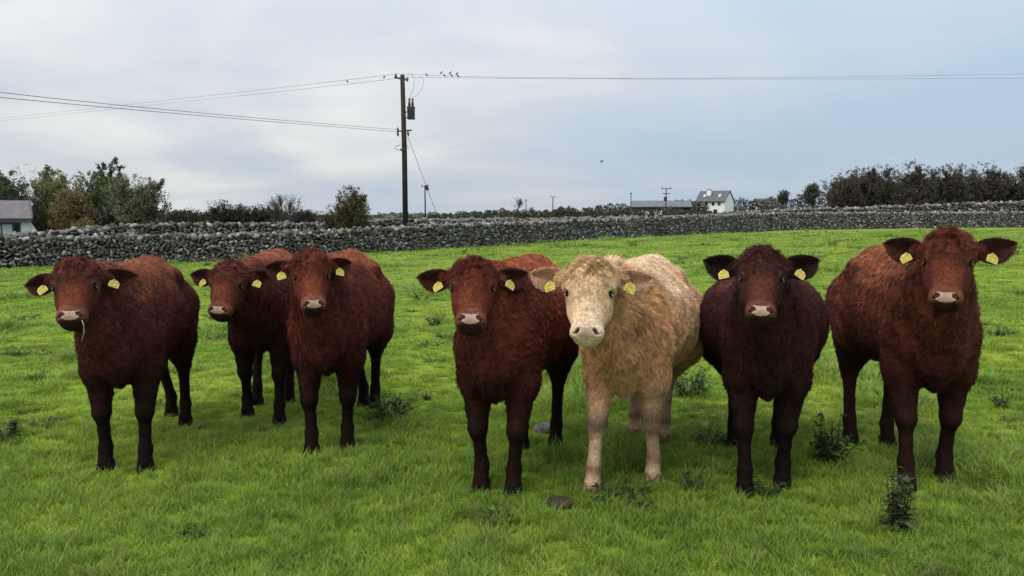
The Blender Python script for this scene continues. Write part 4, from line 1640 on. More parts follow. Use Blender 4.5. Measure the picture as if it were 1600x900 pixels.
# ------------------------------------------------------------------ trees and bushes
def tree(name, px, pbase, dist, h, w, seed, label, group=None, cat='tree', leafy=1.0, lcols=((.05, .08, .02), (.09, .12, .03)), bcol=(.05, .042, .035),
         trunks=1, twig=.02, leaf=.09, nleaf=5000, bare_top=.0, lean=0.0, droop=0.0, nlimb=9, ntwig=10, low=.18, z0=None, fill=260):
    """trunks > limbs > twigs grown as thin tapered tubes, leaves clustered along the outer wood"""
    r = np.random.default_rng(seed)
    if z0 is None:
        p = at(px, pbase, dist)
    else:
        p = at(px, pbase, dist)
        p[2] = z0
    root = empty(name, p.tolist(), label, cat, group)
    B = MB()
    ends, wts = [], []

    def grow(a, d, L, r0, n, wob, up):
        pts = [a]
        for i in range(n):
            d = d + r.normal(0, wob, 3) + np.array([0, 0, up])
            d /= np.linalg.norm(d)
            pts.append(pts[-1] + d * L / n)
        return np.array(pts), d
    for t in range(trunks):
        a = np.array([r.normal(0, w * .09) * (trunks > 1), r.normal(0, w * .09) * (trunks > 1), -.2])
        d0 = np.array([r.normal(0, .12 + .22 * (trunks > 1)) + lean, r.normal(0, .12 + .2 * (trunks > 1)), 1.0])
        d0 /= np.linalg.norm(d0)
        tr0 = h * .022 / math.sqrt(trunks) + twig * .5
        T, _ = grow(a, d0, h * r.uniform(.78, .95), tr0, 7, .09, .05)
        B.tube(T, np.linspace(tr0, twig * .5, len(T)), 6, False)
        for k in range(nlimb):
            f = r.uniform(low, .97)
            i = f * (len(T) - 1)
            q = T[int(i)] + (T[min(int(i) + 1, len(T) - 1)] - T[int(i)]) * (i % 1)
            an = r.uniform(0, 6.28)
            el = r.uniform(.15, .9) + .5 * f
            reach = w * .5 * (1 - .55 * max(0, f - .45) / .55) * r.uniform(.6, 1.05) / (1 if trunks == 1 else 1.25)
            dv = np.array([math.cos(an) * math.cos(el), math.sin(an) * math.cos(el), math.sin(el)])
            Lm, _ = grow(q, dv, reach * 1.15, 0, 4, .16, .07 - droop)
            B.tube(Lm, np.linspace(max(twig, tr0 * .42), twig * .4, len(Lm)), 4, False)
            for m in range(ntwig):
                g = r.uniform(.2, 1.0)
                i2 = min(int(g * (len(Lm) - 1)), len(Lm) - 2)
                q2 = Lm[i2] + (Lm[i2 + 1] - Lm[i2]) * r.uniform()
                dv2 = dv * .5 + r.normal(0, .55, 3) + np.array([0, 0, .35 - droop])
                dv2 /= np.linalg.norm(dv2)
                Tw, _ = grow(q2, dv2, reach * r.uniform(.28, .6), 0, 3, .18, .05 - droop)
                B.tube(Tw, np.linspace(twig * .5, twig * .22, len(Tw)), 3, False)
                ends.append(Tw)
    # the crown's volume: many short shoots inside a lumpy outline
    lump_k = r.normal(size=(5, 3)) * 2.2
    lump_p = r.uniform(0, 6.28, 5)
    cz, rz = h * (.53 + low * .45), h * (.53 - low * .45)
    for _ in range(fill):
        u = r.normal(size=3)
        u /= np.linalg.norm(u)
        lumpy = 1 + .20 * np.sin(lump_k @ u + lump_p).mean() * 2.2
        rr2 = (r.uniform() ** .42) * 1.0 * lumpy
        q = np.array([u[0] * w * .5 * rr2, u[1] * w * .5 * rr2, cz + u[2] * rz * rr2])
        # lower half is broader than an ellipsoid
        if u[2] < 0:
            q[0] *= 1 + .25 * -u[2]
            q[1] *= 1 + .25 * -u[2]
        q[2] = max(q[2], .03 * h)
        dv = np.array([u[0] * .6, u[1] * .6, .75 - droop]) + r.normal(0, .4, 3)
        dv /= np.linalg.norm(dv)
        Tw, _ = grow(q - dv * w * .06, dv, w * r.uniform(.10, .22), 0, 3, .2, .03)
        B.tube(Tw, np.linspace(twig * .45, twig * .18, len(Tw)), 3, False)
        ends.append(Tw)
    V = np.concatenate(B.v)
    top = np.percentile(V[:, 2], 98.5)
    V[:, 2] *= np.where(V[:, 2] > 0, h / top, 1)
    V[:, 2] = np.where(V[:, 2] > h, h + (V[:, 2] - h) * .4, V[:, 2])
    F4 = np.array([f for f in B.f if len(f) == 4])
    cb = np.tile(np.array(bcol), (len(V), 1)) * r.uniform(.8, 1.2, (len(V), 1))
    obj('branches', mesh_np('branches', V, F4, [M_BARK], True, {'col': cb}), root)
    if nleaf and leafy > 0:
        E = np.array(ends)                                # n x 4 x 3
        E[:, :, 2] *= h / top
        E[:, :, 2] = np.where(E[:, :, 2] > h, h + (E[:, :, 2] - h) * .4, E[:, :, 2])
        n = int(nleaf * leafy * 1.5)
        zt = E[:, 2, 2] / h
        wt = np.clip(1.0 - bare_top * sst(.55, 1.0, zt), .02, 1) * r.uniform(.25, 1.0, len(E))
        pk = r.choice(len(E), n, p=wt / wt.sum())
        sg = r.integers(0, 3, n)
        tt = r.uniform(0, 1, (n, 1))
        C = E[pk, sg] * (1 - tt) + E[pk, sg + 1] * tt + r.normal(0, leaf * .8, (n, 3))
        C[:, 2] = np.maximum(C[:, 2], .02)
        A = r.normal(size=(n, 3))
        A /= np.linalg.norm(A, axis=1)[:, None]
        Bv = np.cross(A, r.normal(size=(n, 3)))
        Bv /= np.linalg.norm(Bv, axis=1)[:, None]
        s = leaf * 1.15 * r.uniform(.5, 1.2, (n, 1))
        LV = np.stack([C - A * s, C + Bv * s * .45, C + A * s, C - Bv * s * .45], 1).reshape(-1, 3)
        cl = snoise(E[:, 1], 1.6 / max(w * .3, .3), seed + 1, 3)[:, 0]
        mixv = np.clip(.5 + .45 * cl[pk] + r.normal(0, .22, n), 0, 1)[:, None]
        LC = (np.array(lcols[0]) * (1 - mixv) + np.array(lcols[1]) * mixv) * r.uniform(.7, 1.3, (n, 1))
        obj('crown', mesh_np('crown', LV, np.arange(n * 4).reshape(-1, 4), [M_LEAF], False, {'col': np.repeat(LC, 4, 0)}), root)
    return root


OLIVE = ((.125, .135, .048), (.235, .240, .095))
RUST = ((.130, .090, .042), (.230, .160, .075))
PINE = ((.036, .064, .028), (.080, .120, .048))
GREYG = ((.135, .145, .075), (.240, .245, .135))
GL = 'trees round the white bungalow on the left'


def tw(px, ptop, pbase, dist, wpx):
    """height and width in metres from pixels"""
    return (pbase - ptop) * dist / F_PX * 1.0, wpx * dist / F_PX


def trow(name, px, ptop, pbase, dist, wpx, seed, label, **k):
    h, w = tw(px, ptop, pbase, dist, wpx)
    return tree(name, px, pbase, dist, h, w, seed, label, **k)


trow('pine_tree', 12, 272, 372, 92, 60, 21, 'dark evergreen tree behind the bungalow roof at the left edge', lcols=PINE, nleaf=6000, leaf=.16, group=GL)
trow('bare_tree', 42, 262, 372, 84, 56, 22, 'tall leafless tree rising above the bungalow roof', leafy=0, fill=120, group=GL, nlimb=22, ntwig=14, twig=.035, trunks=2, bcol=(.075, .068, .062))
trow('bare_tree', 58, 300, 374, 62, 44, 23, 'dark leafless bushy tree at the gable end of the bungalow', leafy=.4, group=GL, nlimb=26, ntwig=14, twig=.03, trunks=4, low=.05, nleaf=3500, leaf=.07, lcols=((.03, .028, .02), (.06, .05, .035)))
trow('willow_tree', 92, 275, 374, 64, 74, 24, 'olive-green round topped tree right of the bungalow', lcols=OLIVE, nleaf=14000, leaf=.075, trunks=3, group=GL, nlimb=14, ntwig=12)
trow('pine_tree', 82, 265, 374, 82, 34, 25, 'thin dark treetop showing above the olive-green tree', lcols=PINE, nleaf=2600, leaf=.12, group=GL)
trow('hawthorn_tree', 120, 302, 374, 58, 66, 26, 'rust-brown autumn tree in front of the green trees', lcols=RUST, nleaf=12500, leaf=.068, trunks=3, group=GL, nlimb=16, ntwig=12, low=.05)
trow('willow_tree', 148, 275, 374, 72, 56, 27, 'dark green rounded tree in the middle of the left group', lcols=((.060, .095, .036), (.120, .160, .062)), nleaf=13000, leaf=.08, trunks=2, group=GL, nlimb=14, ntwig=12)
trow('pine_tree', 174, 259, 374, 76, 50, 28, 'tallest dark evergreen of the group on the left', lcols=PINE, nleaf=13000, leaf=.10, group=GL, nlimb=16, ntwig=12, low=.1)
trow('willow_tree', 205, 278, 374, 66, 70, 29, 'grey-green feathery tree right of the tallest evergreen', lcols=GREYG, nleaf=12500, leaf=.07, trunks=4, group=GL, nlimb=14, ntwig=13, bare_top=.5)
trow('birch_tree', 240, 283, 374, 62, 52, 30, 'thinly leaved tree at the right end of the left group', lcols=((.045, .055, .025), (.11, .115, .05)), nleaf=4600, leaf=.085, trunks=3, group=GL, nlimb=15, ntwig=13, bare_top=.3, bcol=(.09, .085, .075), low=.05)
trow('young_tree', 133, 343, 380, 50, 34, 31, 'small yellow-brown tree below the rust-brown tree', lcols=((.10, .085, .03), (.20, .16, .06)), nleaf=900, leaf=.07, group=GL, nlimb=9, ntwig=8, low=.3)
# a dark undergrowth closes the foot of the group
for i, (px, w_, d_) in enumerate([(80, 60, 68), (150, 80, 70), (215, 80, 69)]):
    trow('undergrowth_bush', px, 322, 378, d_, w_ + 20, 41 + i, 'dark undergrowth bush at the foot of the left trees, ' + ('nearest the bungalow', 'middle one', 'below the feathery tree')[i],
         lcols=((.02, .026, .012), (.045, .05, .022)), nleaf=6500, leaf=.11, trunks=5, low=.02, nlimb=9, ntwig=9, cat='bush', group=GL)
HG = 'dark leafless hedge bushes behind the left walls'
HB = ((.035, .032, .024), (.065, .058, .04))
for i, (px, pt_, w_, lb) in enumerate([(285, 330, 60, 'just right of the left trees'), (345, 316, 44, 'tallest of the dark bushes near the middle of the left hedge'), (378, 322, 56, 'in the middle of the left hedge'),
                                      (415, 322, 52, 'right of the middle of the left hedge'), (478, 330, 56, 'under the left side of the big round bush'), (320, 335, 40, 'in the low gap of the left hedge')]):
    trow('hedge_bush', px, pt_, 362, 58 + i, w_, 50 + i, 'dark twiggy bush ' + lb, lcols=HB, nleaf=4200, leaf=.07, trunks=6, low=.02, nlimb=10, ntwig=11, cat='bush', group=HG, bare_top=.6, twig=.028)
trow('bare_tree', 447, 306, 362, 60, 56, 57, 'pale feathery leafless tree between the hedge and the big round bush', leafy=.5, nleaf=1500, leaf=.05, lcols=HB, trunks=4, nlimb=16, ntwig=14, low=.1, twig=.026, group=HG, bcol=(.085, .078, .07))
trow('round_bush', 550, 296, 374, 40, 54, 60, 'big brown-green bush growing behind the wall left of the tall pole', lcols=((.060, .060, .024), (.140, .125, .052)), nleaf=17000, leaf=.042, trunks=3, low=.02, nlimb=16, ntwig=13, cat='bush', bare_top=.6, fill=700, twig=.016, bcol=(.06, .045, .04))
trow('round_bush', 524, 322, 368, 41.5, 40, 61, 'lower twiggy bush against the left side of the big bush', lcols=((.045, .040, .020), (.085, .072, .035)), nleaf=2600, leaf=.05, trunks=5, low=.02, nlimb=12, ntwig=12, cat='bush', bare_top=.75, twig=.016, bcol=(.07, .055, .05))

# the bare wood on the right
GW = 'trees of the leafless wood on the right'
BRN = ((.056, .048, .038), (.112, .096, .074))
DGR = ((.036, .045, .028), (.078, .086, .052))
WOOD = [(1310, 281, 50, BRN, 'low brown tree, first of the bare wood from its left end'), (1330, 272, 60, BRN, 'second brown tree from the left end of the bare wood'),
        (1352, 266, 58, BRN, 'dark brown rounded tree, third from the left end of the wood'), (1385, 264, 44, DGR, 'tall grey-green tree, fourth from the left end of the wood'),
        (1422, 259, 52, BRN, 'tall open purple-brown tree above the dip of the wood'), (1452, 268, 50, DGR, 'dark green tree just right of the tall open tree'),
        (1486, 261, 54, BRN, 'brown tree over the head of the rightmost cow'), (1516, 268, 50, DGR, 'green-brown tree right of the rightmost cow\'s head'),
        (1545, 263, 54, BRN, 'brown tree second from the right end of the wood in view'), (1585, 264, 56, BRN, 'brown tree at the right edge of the view'), (1625, 262, 56, BRN, 'brown tree cut off by the right edge of the view')]
for i, (px, pt_, w_, cl_, lb) in enumerate(WOOD):
    trow('bare_tree', px, pt_, 336, 108 + (i * 7) % 13, w_, 70 + i, lb, lcols=cl_, nleaf=13000, leaf=.115, trunks=3, nlimb=20, ntwig=13, low=.04, twig=.055, bare_top=.72, group=GW, bcol=(.085, .070, .066))
for i, (px, w_) in enumerate([(1328, 70), (1390, 90), (1470, 90), (1550, 90), (1620, 80)]):
    trow('undergrowth_bush', px, 288, 338, 120, w_, 90 + i, 'dark undergrowth filling the foot of the bare wood, ' + ('leftmost', 'second from the left', 'middle', 'second from the right', 'rightmost')[i] + ' clump',
         lcols=((.034, .031, .026), (.070, .062, .052)), nleaf=9000, leaf=.2, trunks=6, low=.02, nlimb=9, ntwig=9, cat='bush', group=GW, twig=.05)
trow('shrub_tree', 1268, 289, 334, 140, 26, 96, 'small round dark tree left of the bare wood', lcols=DGR, nleaf=2500, leaf=.16, trunks=1, nlimb=14, ntwig=9, low=.4, twig=.04)
trow('shrub_tree', 1223, 299, 330, 260, 16, 97, 'tiny round distant tree between the white house and the wood', lcols=((.05, .06, .045), (.08, .09, .07)), nleaf=900, leaf=.35, nlimb=10, ntwig=6, low=.4, twig=.07)
trow('bare_tree', 809, 309, 332, 230, 20, 98, 'small pale leafless tree on the horizon right of the tall pole', leafy=0, fill=100, nlimb=22, ntwig=12, twig=.09, bcol=(.13, .125, .12), low=.25)


# far hedges: a mass of scrub no one could count; distance haze is put into the colours
def scrub(name, pts, label, cols, seed, dens=26.0, leaf=.3):
    """pts: (px, py_top, py_base, dist)"""
    r = np.random.default_rng(seed)
    A = np.array(pts, float)
    Vs, Cs = [], []
    for k in range(len(A) - 1):
        L = np.linalg.norm(at(A[k, 0], 335, A[k, 3]) - at(A[k + 1, 0], 335, A[k + 1, 3]))
        n = int(L * dens)
        t = r.uniform(0, 1, n)
        row = A[k] * (1 - t)[:, None] + A[k + 1] * t[:, None]
        wob = .88 + .14 * np.sin(row[:, 0] * .21 + seed) * np.sin(row[:, 0] * .083 + 2) + .06 * np.sin(row[:, 0] * .55 + seed)
        f = 1 - r.uniform(0, 1, n) ** 1.6 * 1.0
        py = row[:, 2] + (row[:, 1] - row[:, 2]) * (1 - f) * wob
        c = np.stack([at(row[i, 0], py[i], row[i, 3]) for i in range(n)])
        c[:, 1] += r.normal(0, 1.6, n)
        a, b = r.normal(size=(n, 3)), r.normal(size=(n, 3))
        a /= np.linalg.norm(a, axis=1)[:, None]
        b = np.cross(a, b)
        b /= np.linalg.norm(b, axis=1)[:, None]
        s = leaf * r.uniform(.4, 1.2, (n, 1))
        Vs.append(np.stack([c - a * s, c + b * s * .5, c + a * s, c - b * s * .5], 1).reshape(-1, 3))
        m = np.clip(.5 + .5 * np.sin(row[:, 0] * .09 + seed * 2) + r.normal(0, .2, n), 0, 1)[:, None]
        Cs.append(np.repeat((np.array(cols[0]) * (1 - m) + np.array(cols[1]) * m) * r.uniform(.7, 1.3, (n, 1)), 4, 0))
    V = np.concatenate(Vs)
    o = obj(name, mesh_np(name, V, np.arange(len(V)).reshape(-1, 4), [M_LEAF], False, {'col': np.concatenate(Cs)}), kind='stuff')
    tag(o, label, 'hedge')
    return o


FARC = ((.055, .062, .045), (.085, .085, .062))
scrub('distant_scrub', [(560, 336, 350, 190), (640, 336, 350, 190), (740, 330, 350, 180), (765, 326, 350, 175), (850, 327, 352, 165), (885, 322, 352, 150), (930, 322, 352, 140), (985, 327, 350, 150)],
      'dark hedgerow along the horizon right of the tall pole', ((.040, .044, .026), (.075, .070, .045)), 3, 190, .34)
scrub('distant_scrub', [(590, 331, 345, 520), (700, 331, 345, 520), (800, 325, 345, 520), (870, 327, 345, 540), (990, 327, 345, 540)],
      'hazy treeline farthest away behind the tall pole', ((.12, .14, .14), (.15, .165, .16)), 4, 40, 1.0)  # pale grey leaves: haze put into the colour
scrub('distant_scrub', [(935, 316, 338, 300), (975, 318, 338, 290), (1040, 314, 335, 290), (1085, 310, 335, 270), (1100, 318, 335, 265)],
      'low trees round and behind the farm shed', ((.055, .065, .05), (.085, .095, .07)), 5, 90, .55)
scrub('distant_scrub', [(1135, 308, 336, 290), (1180, 309, 336, 280), (1230, 305, 336, 270), (1290, 303, 336, 260)],
      'belt of brown scrub between the white house and the wood', ((.065, .066, .048), (.105, .098, .075)), 6, 110, .55)
scrub('distant_scrub', [(1000, 326, 342, 130), (1050, 322, 342, 130), (1080, 328, 342, 130), (1160, 331, 342, 135), (1290, 331, 342, 135)],
      'rusty low scrub just behind the long wall below the farm', ((.045, .034, .024), (.075, .062, .045)), 7, 150, .26)
scrub('distant_scrub', [(1084, 314, 332, 215), (1102, 317, 332, 215), (1106, 322, 332, 215)],
      'dark green bushes in front of the white house', ((.02, .035, .018), (.04, .055, .028)), 8, 260, .3)
scrub('distant_scrub', [(255, 322, 360, 95), (330, 330, 360, 95), (420, 330, 360, 95), (530, 334, 360, 95)],
      'dark hedge mass running behind the left walls', ((.028, .028, .02), (.055, .052, .036)), 9, 260, .22)


# ------------------------------------------------------------------ poles, wires and birds
def M_at(pts_px):
    return [at(*p) for p in pts_px]


PD = 40.3                                     # the tall pole stands just behind the long wall


def main_pole():
    base, top = at(633.5, 357, PD), at(628.5, 117, PD)
    base = base.copy()
    base[2] = float(ground_h(base[0], base[1])) - .3
    s = PD / F_PX                             # metres per pixel
    root = empty('utility_pole', base.tolist(), 'tall wooden utility pole with a grey transformer behind the long wall', 'pole')

    def L(px, py, dy=0.0):
        return at(px, py, PD + dy) - base
    MB().tube([np.zeros(3), L(632, 240), L(628.7, 117)], [.150, .135, .115], 14).build('pole_shaft', M_POLE, root, True)
    # top crossarm seen nearly end-on: runs away from the camera and to the left
    a = MB()
    a.tube([L(617, 121, -.5), L(637, 125, .6)], .055, 6)
    a.build('crossarm', M_METAL, root)
    for px, py, dy in ((618.5, 116, -.5), (636.5, 121.5, .6)):
        i = MB()
        i.tube([L(px, py + 6, dy), L(px, py + 3, dy), L(px, py + 1.5, dy), L(px, py - 1, dy)], [.03, .06, .06, .03], 8)
        i.build('insulator', M_CERAMIC, root, True)
    # transformer
    t = MB()
    c = L(642.3, 177.5, 0)
    t.box(c, (.36, .34, .58))
    t.box(c + np.array([0, 0, .31]), (.40, .38, .05))
    for k in (-.12, -.04, .04, .12):
        t.box(c + np.array([k, -.19, -.02]), (.018, .06, .48))
    tr = t.build('transformer', M_DARKMET, root)
    for px in (639.6, 644.6):
        b = MB()
        b.tube([L(px, 167.5), L(px, 163), L(px, 159), L(px, 154), L(px, 153)], [.05, .075, .045, .06, .02], 8)
        b.build('bushing', M_CERAMIC, tr, True)
    m = MB()
    for py in (175, 184):
        m.box(L(635.5, py), (.22, .07, .05))
    m.build('bracket', M_METAL, root)
    # drop leads
    m = MB()
    m.tube([L(637, 115.5), L(644, 117), L(647.5, 125), L(646, 138), L(642, 148), L(639.6, 153)], .008, 5)
    m.tube([L(655, 121, .3), L(661, 122, .3), L(662.5, 130, .3), L(658, 141, .2), L(651, 149, .1), L(644.6, 153)], .008, 5)
    m.build('drop_lead', M_WIRE, root)
    # lower fittings
    m = MB()
    m.tube([L(620.5, 205, -.2), L(643, 203.5, .2)], .045, 6)
    m.build('lower_crossarm', M_METAL, root)
    for px, py in ((621.5, 209), (637.5, 208.5), (621.5, 203)):
        i = MB()
        i.tube([L(px, py - 4), L(px, py - 1), L(px + .4, py + 2), L(px + .5, py + 4.5)], [.025, .06, .05, .02], 8)
        i.build('insulator', M_CERAMIC, root, True)
    m = MB()
    ring = [(626, 226), (620, 228), (616.7, 231.5), (619.5, 234), (626, 234), (635, 233.5), (638.5, 230.5), (636, 227)]
    m.tube([L(px, py, -.25 if i < 5 else -.1) for i, (px, py) in enumerate(ring)], .014, 5)
    m.build('cable_loop', M_DARKMET, root, True)
    m = MB()
    m.box(L(629, 234, -.17), (.22, .12, .10))
    m.build('clamp', M_DARKMET, root)
    # stay wire
    m = MB()
    end = at(702, 333, PD + 1.5)
    e2 = end - base
    e2[2] = float(ground_h(end[0], end[1])) - base[2]
    d = (e2 - L(637, 213)) / np.linalg.norm(e2 - L(637, 213))
    m.tube([L(637, 213), e2], .011, 5)
    m.build('stay_wire', M_WIRE, root)
    m = MB()
    p = L(637, 213) + (e2 - L(637, 213)) * ((278 - 213) / 146.0)
    m.tube([p - d * .16, p - d * .12, p + d * .12, p + d * .16], [.03, .085, .085, .03], 8)
    m.build('stay_insulator', M_CERAMIC, root)
    return root


main_pole()


def wire(label, pts, r=.0075):
    """pts: world points; a hanging cable through them"""
    P = np.array(pts)
    t = np.linspace(0, 1, len(P))
    tt = np.linspace(0, 1, 26)
    Q = np.stack([np.interp(tt, t, P[:, k]) for k in range(3)], 1) if len(P) > 3 else None
    if Q is None:
        a, m, b = P
        # parabola through three points
        Q = np.stack([a * (2 * (q - .5) * (q - 1)) + m * (4 * q * (1 - q)) + b * (2 * q * (q - .5)) for q in tt])
    o = Q[0].copy()
    mb = MB()
    mb.tube(Q - o, r, 5)
    w = mb.build('power_line', M_WIRE, None, True, loc=o.tolist())
    return tag(w, label, 'cable', 'overhead wires')


wire('upper of the two thin wires sinking away to the left from the pole top', M_at([(618, 115.5, PD - .5), (320, 150, 66), (-80, 194, 105)]), .009)
wire('lower of the two thin wires sinking away to the left from the pole top', M_at([(636, 120.5, PD + .6), (320, 155.5, 70), (-80, 197, 108)]), .009)
wire('upper of the two cables rising to the left edge from halfway up the pole', M_at([(621, 202.5, PD), (311, 176.2, 27.0), (-60, 137, 19.5)]), .0085)
wire('lower of the two cables rising to the left edge from halfway up the pole', M_at([(621, 206, PD), (311, 180.5, 26.6), (-60, 146, 19.0)]), .0085)
wire('upper of the two wires running level to the right from the pole top', M_at([(618, 115, PD - .5), (1100, 122, 45), (1700, 113, 60)]), .0075)
wire('lower of the two wires running level to the right from the pole top', M_at([(636, 120.5, PD + .6), (1100, 123.5, 46), (1700, 122, 61)]), .0075)


def bird(px, py, d, label, head=1, flying=False):
    p = at(px, py, d)
    s = .085
    mb = MB()
    prof = [(-1.25, .05, -.55), (-.6, .16, -.30), (-.15, .42, -.02), (.25, .46, .28), (.55, .32, .62), (.72, .30, .85), (.95, .20, .95), (1.25, .03, .92)]
    pts = np.array([(x * head, 0, z) for x, _, z in prof]) * s
    mb.tube(pts, np.array([q[1] for q in prof]) * s, 8)
    if flying:
        for q in (-1, 1):
            mb.add(np.array([(.3, 0, .2), (-.3, 0, .2), (-.5, q * 1.6, .9), (.2, q * 1.7, 1.0), (-.1, q * 2.9, .6)]) * s * 1.2, [[0, 3, 2, 1], [2, 3, 4]])
    else:
        for q in (-.12, .12):
            mb.tube(np.array([(0, q, -.1), (.02, q, -.75)]) * s, .004, 4)
    o = mb.build('bird', M_BIRD, None, True, loc=p.tolist())
    o.rotation_euler = (0, 0, .4 * head)
    return tag(o, label, 'bird', 'small dark birds')


BW = [(543, 127.5, 'bird on the left wire, farthest to the left of the tall pole'), (600, 121, 'bird on the left wire, right beside the tall pole'), (667, 117.5, 'bird sitting alone on the right wires beside the tall pole'),
      (689, 114.3, 'first bird of the flock of six, on the upper wire'), (695, 118.5, 'second bird of the flock of six, lower wire'), (703, 114.4, 'third bird of the flock of six, upper wire'),
      (706, 118.5, 'fourth bird of the flock of six, lower wire'), (713.5, 115.6, 'fifth bird of the flock of six, upper wire'), (716, 119.3, 'sixth bird of the flock of six, lower wire')]
for i, (px, py, lb) in enumerate(BW):
    bird(px, py, (PD + 1) if px > 640 else PD + 5, 'small dark ' + lb, 1 if i % 2 else -1)
bird(940, 253, 45, 'tiny dark bird flying alone in the open sky above the cream cow', 1, True)


def far_pole(px, ptop, pbase, d, arm, label, extra=False, r=.17):
    top = at(px, ptop, d)
    gz = float(ground_h(top[0], d)) - .3
    root = empty('utility_pole', (top[0], d, gz), label, 'pole', 'distant poles on the horizon')
    h = top[2] - gz
    MB().tube([(0, 0, 0), (0, 0, h)], [r, r * .8], 8).build('pole_shaft', M_POLE, root, True)
    m = MB()
    m.box((0, 0, h - .15), (arm, .16, .16))
    for k in (-.45, .45):
        m.tube([(k * arm, 0, h - .1), (k * arm, 0, h + .25)], .08, 6)
    m.build('crossarm', M_POLE, root)
    if extra:
        m = MB()
        m.box((0, 0, h - 1.3), (arm * .75, .16, .16))
        m.build('crossarm', M_POLE, root)
        MB().box((-.2, -.3, h - 2.6), (.7, .5, 1.0)).build('transformer', M_DARKMET, root)
    return root


far_pole(664, 290, 336, 175, 1.6, 'largest of the distant poles, just right of the tall pole with the transformer')
far_pole(822, 312, 330, 330, 2.0, 'smallest distant pole beside the little leafless tree', r=.2)
far_pole(864, 307, 331, 290, 2.2, 'distant pole standing alone above the dark hedgerow', r=.2)
far_pole(986, 302, 332, 205, .5, 'plain distant pole at the left end of the farm shed', r=.13)
far_pole(1041, 294, 332, 185, 2.3, 'distant pole with two crossarms in front of the farm shed', True, r=.14)


# ------------------------------------------------------------------ buildings
def house_frame(px, py, d, ang):
    """origin at the near corner; x along the long wall, y into the building"""
    p = at(px, py, d)
    a = math.radians(ang)
    return p, np.array([math.cos(a), math.sin(a), 0]), np.array([-math.sin(a), math.cos(a), 0])


def gable_house(name, label, org, rz, Lx, Ly, eave, ridge, wall_m, roof_m, over=.35):
    root = empty(name, org, label, 'house' if 'house' in name or 'bungalow' in name else 'shed', rz=rz)
    V = [(0, 0, 0), (Lx, 0, 0), (Lx, Ly, 0), (0, Ly, 0), (0, 0, eave), (Lx, 0, eave), (Lx, Ly, eave), (0, Ly, eave), (0, Ly / 2, ridge), (Lx, Ly / 2, ridge)]
    F = [[0, 1, 5, 4], [1, 2, 6, 9, 5], [2, 3, 7, 6], [3, 0, 4, 8, 7], [4, 5, 9, 8], [6, 7, 8, 9]]
    me = bpy.data.meshes.new('walls')
    me.from_pydata(V, [], F)
    me.materials.append(wall_m)
    obj('walls', me, root)
    sl = (ridge - eave) / (Ly / 2)
    t = .14
    m = MB()
    for s in (0, 1):
        y0 = -over if s == 0 else Ly + over
        z0 = eave - sl * over + .03
        yr, zr = Ly / 2, ridge + .03
        a = [(-over * .5, y0, z0), (Lx + over * .5, y0, z0), (Lx + over * .5, yr, zr), (-over * .5, yr, zr)]
        b = [(x, y, z + t) for x, y, z in a]
        f = [[0, 3, 2, 1], [4, 5, 6, 7], [0, 1, 5, 4], [1, 2, 6, 5], [2, 3, 7, 6], [3, 0, 4, 7]]
        m.add(np.array(a + b), f)
    roof = m.build('roof', roof_m, root)
    # fascia boards at the eaves and barge boards on the gables
    m = MB()
    m.box((Lx / 2, -over - .06, eave - sl * over + .02), (Lx + over, .12, .24))
    for x in (-over * .5 - .04, Lx + over * .5 + .04):
        for s in (0, 1):
            y0 = -over if s == 0 else Ly + over
            p0, p1 = np.array([x, y0, eave - sl * over]), np.array([x, Ly / 2, ridge])
            d = p1 - p0
            n = np.array([.035, 0, 0])
            q = np.array([0, 0, .26])
            m.add(np.array([p0 - n, p0 + n, p1 + n, p1 - n, p0 - n + q, p0 + n + q, p1 + n + q, p1 - n + q]), [[0, 3, 2, 1], [4, 5, 6, 7], [0, 1, 5, 4], [1, 2, 6, 5], [2, 3, 7, 6], [3, 0, 4, 7]])
    m.build('fascia', M_TRIM, root)
    return root, roof, sl


def window(root, x, z, w, h, y=-.02, pane=None, split=()):
    m = MB()
    f = .09
    m.box((x, y - .01, z + h / 2), (w + f, .10, f))
    m.box((x, y - .01, z - h / 2), (w + f, .10, f))
    for s in (-1, 1):
        m.box((x + s * w / 2, y - .013, z), (f, .10, h - f))
    for q in split:
        m.box((x - w / 2 + w * q, y - .012, z), (.08, .09, h - f))
    fr = m.build('window', M_FRAME, root)
    edges = [0, *split, 1]
    for a, b in zip(edges[:-1], edges[1:]):
        MB().box((x - w / 2 + w * (a + b) / 2, y + .0, z), (w * (b - a) - .07, .05, h - .08)).build('pane', (pane[edges.index(a) % len(pane)] if pane else M_PANE), fr)
    return fr


# two storey farmhouse: the long wall faces left and the gable right
ang = math.radians(40)
c0 = at(1132, 333, 236)
gz = float(ground_h(c0[0], c0[1]))
ux = np.array([math.cos(ang), -math.sin(ang)])
Lx, Ly = 9.4, 6.4
org = (c0[0] - ux[0] * Lx, c0[1] - ux[1] * Lx, gz)
root, roof, sl = gable_house('farm_house', 'white two storey farmhouse with slate roof and white chimney on the horizon', org, -ang, Lx, Ly, 4.9, 7.9, M_RENDERW, M_SLATE)
for i, x in enumerate((.9, 3.4, 5.6, 7.6)):
    window(root, x, 4.0, .75, 1.0, pane=[M_PANE])
for x in (2.4, 6.4):
    window(root, x, 1.6, 1.1, 1.2, pane=[M_PANE])
m = MB()
m.box((3.3, Ly / 2 - 1.2, 7.3), (1.35, .9, 2.0))
ch = m.build('chimney', M_RENDERW, roof)
MB().box((3.3, Ly / 2 - 1.2, 8.36), (1.5, 1.05, .14)).build('chimney_cap', M_TRIM, ch)
for x in (2.0, 7.0):
    m = MB()
    yy = 1.5
    R_ = np.array(Matrix.Rotation(math.atan(sl), 3, 'X'))
    m.box((x, yy, 4.9 + sl * yy + .22), (.75, 1.1, .08), R_)
    m.build('skylight', M_CURTAIN, roof)

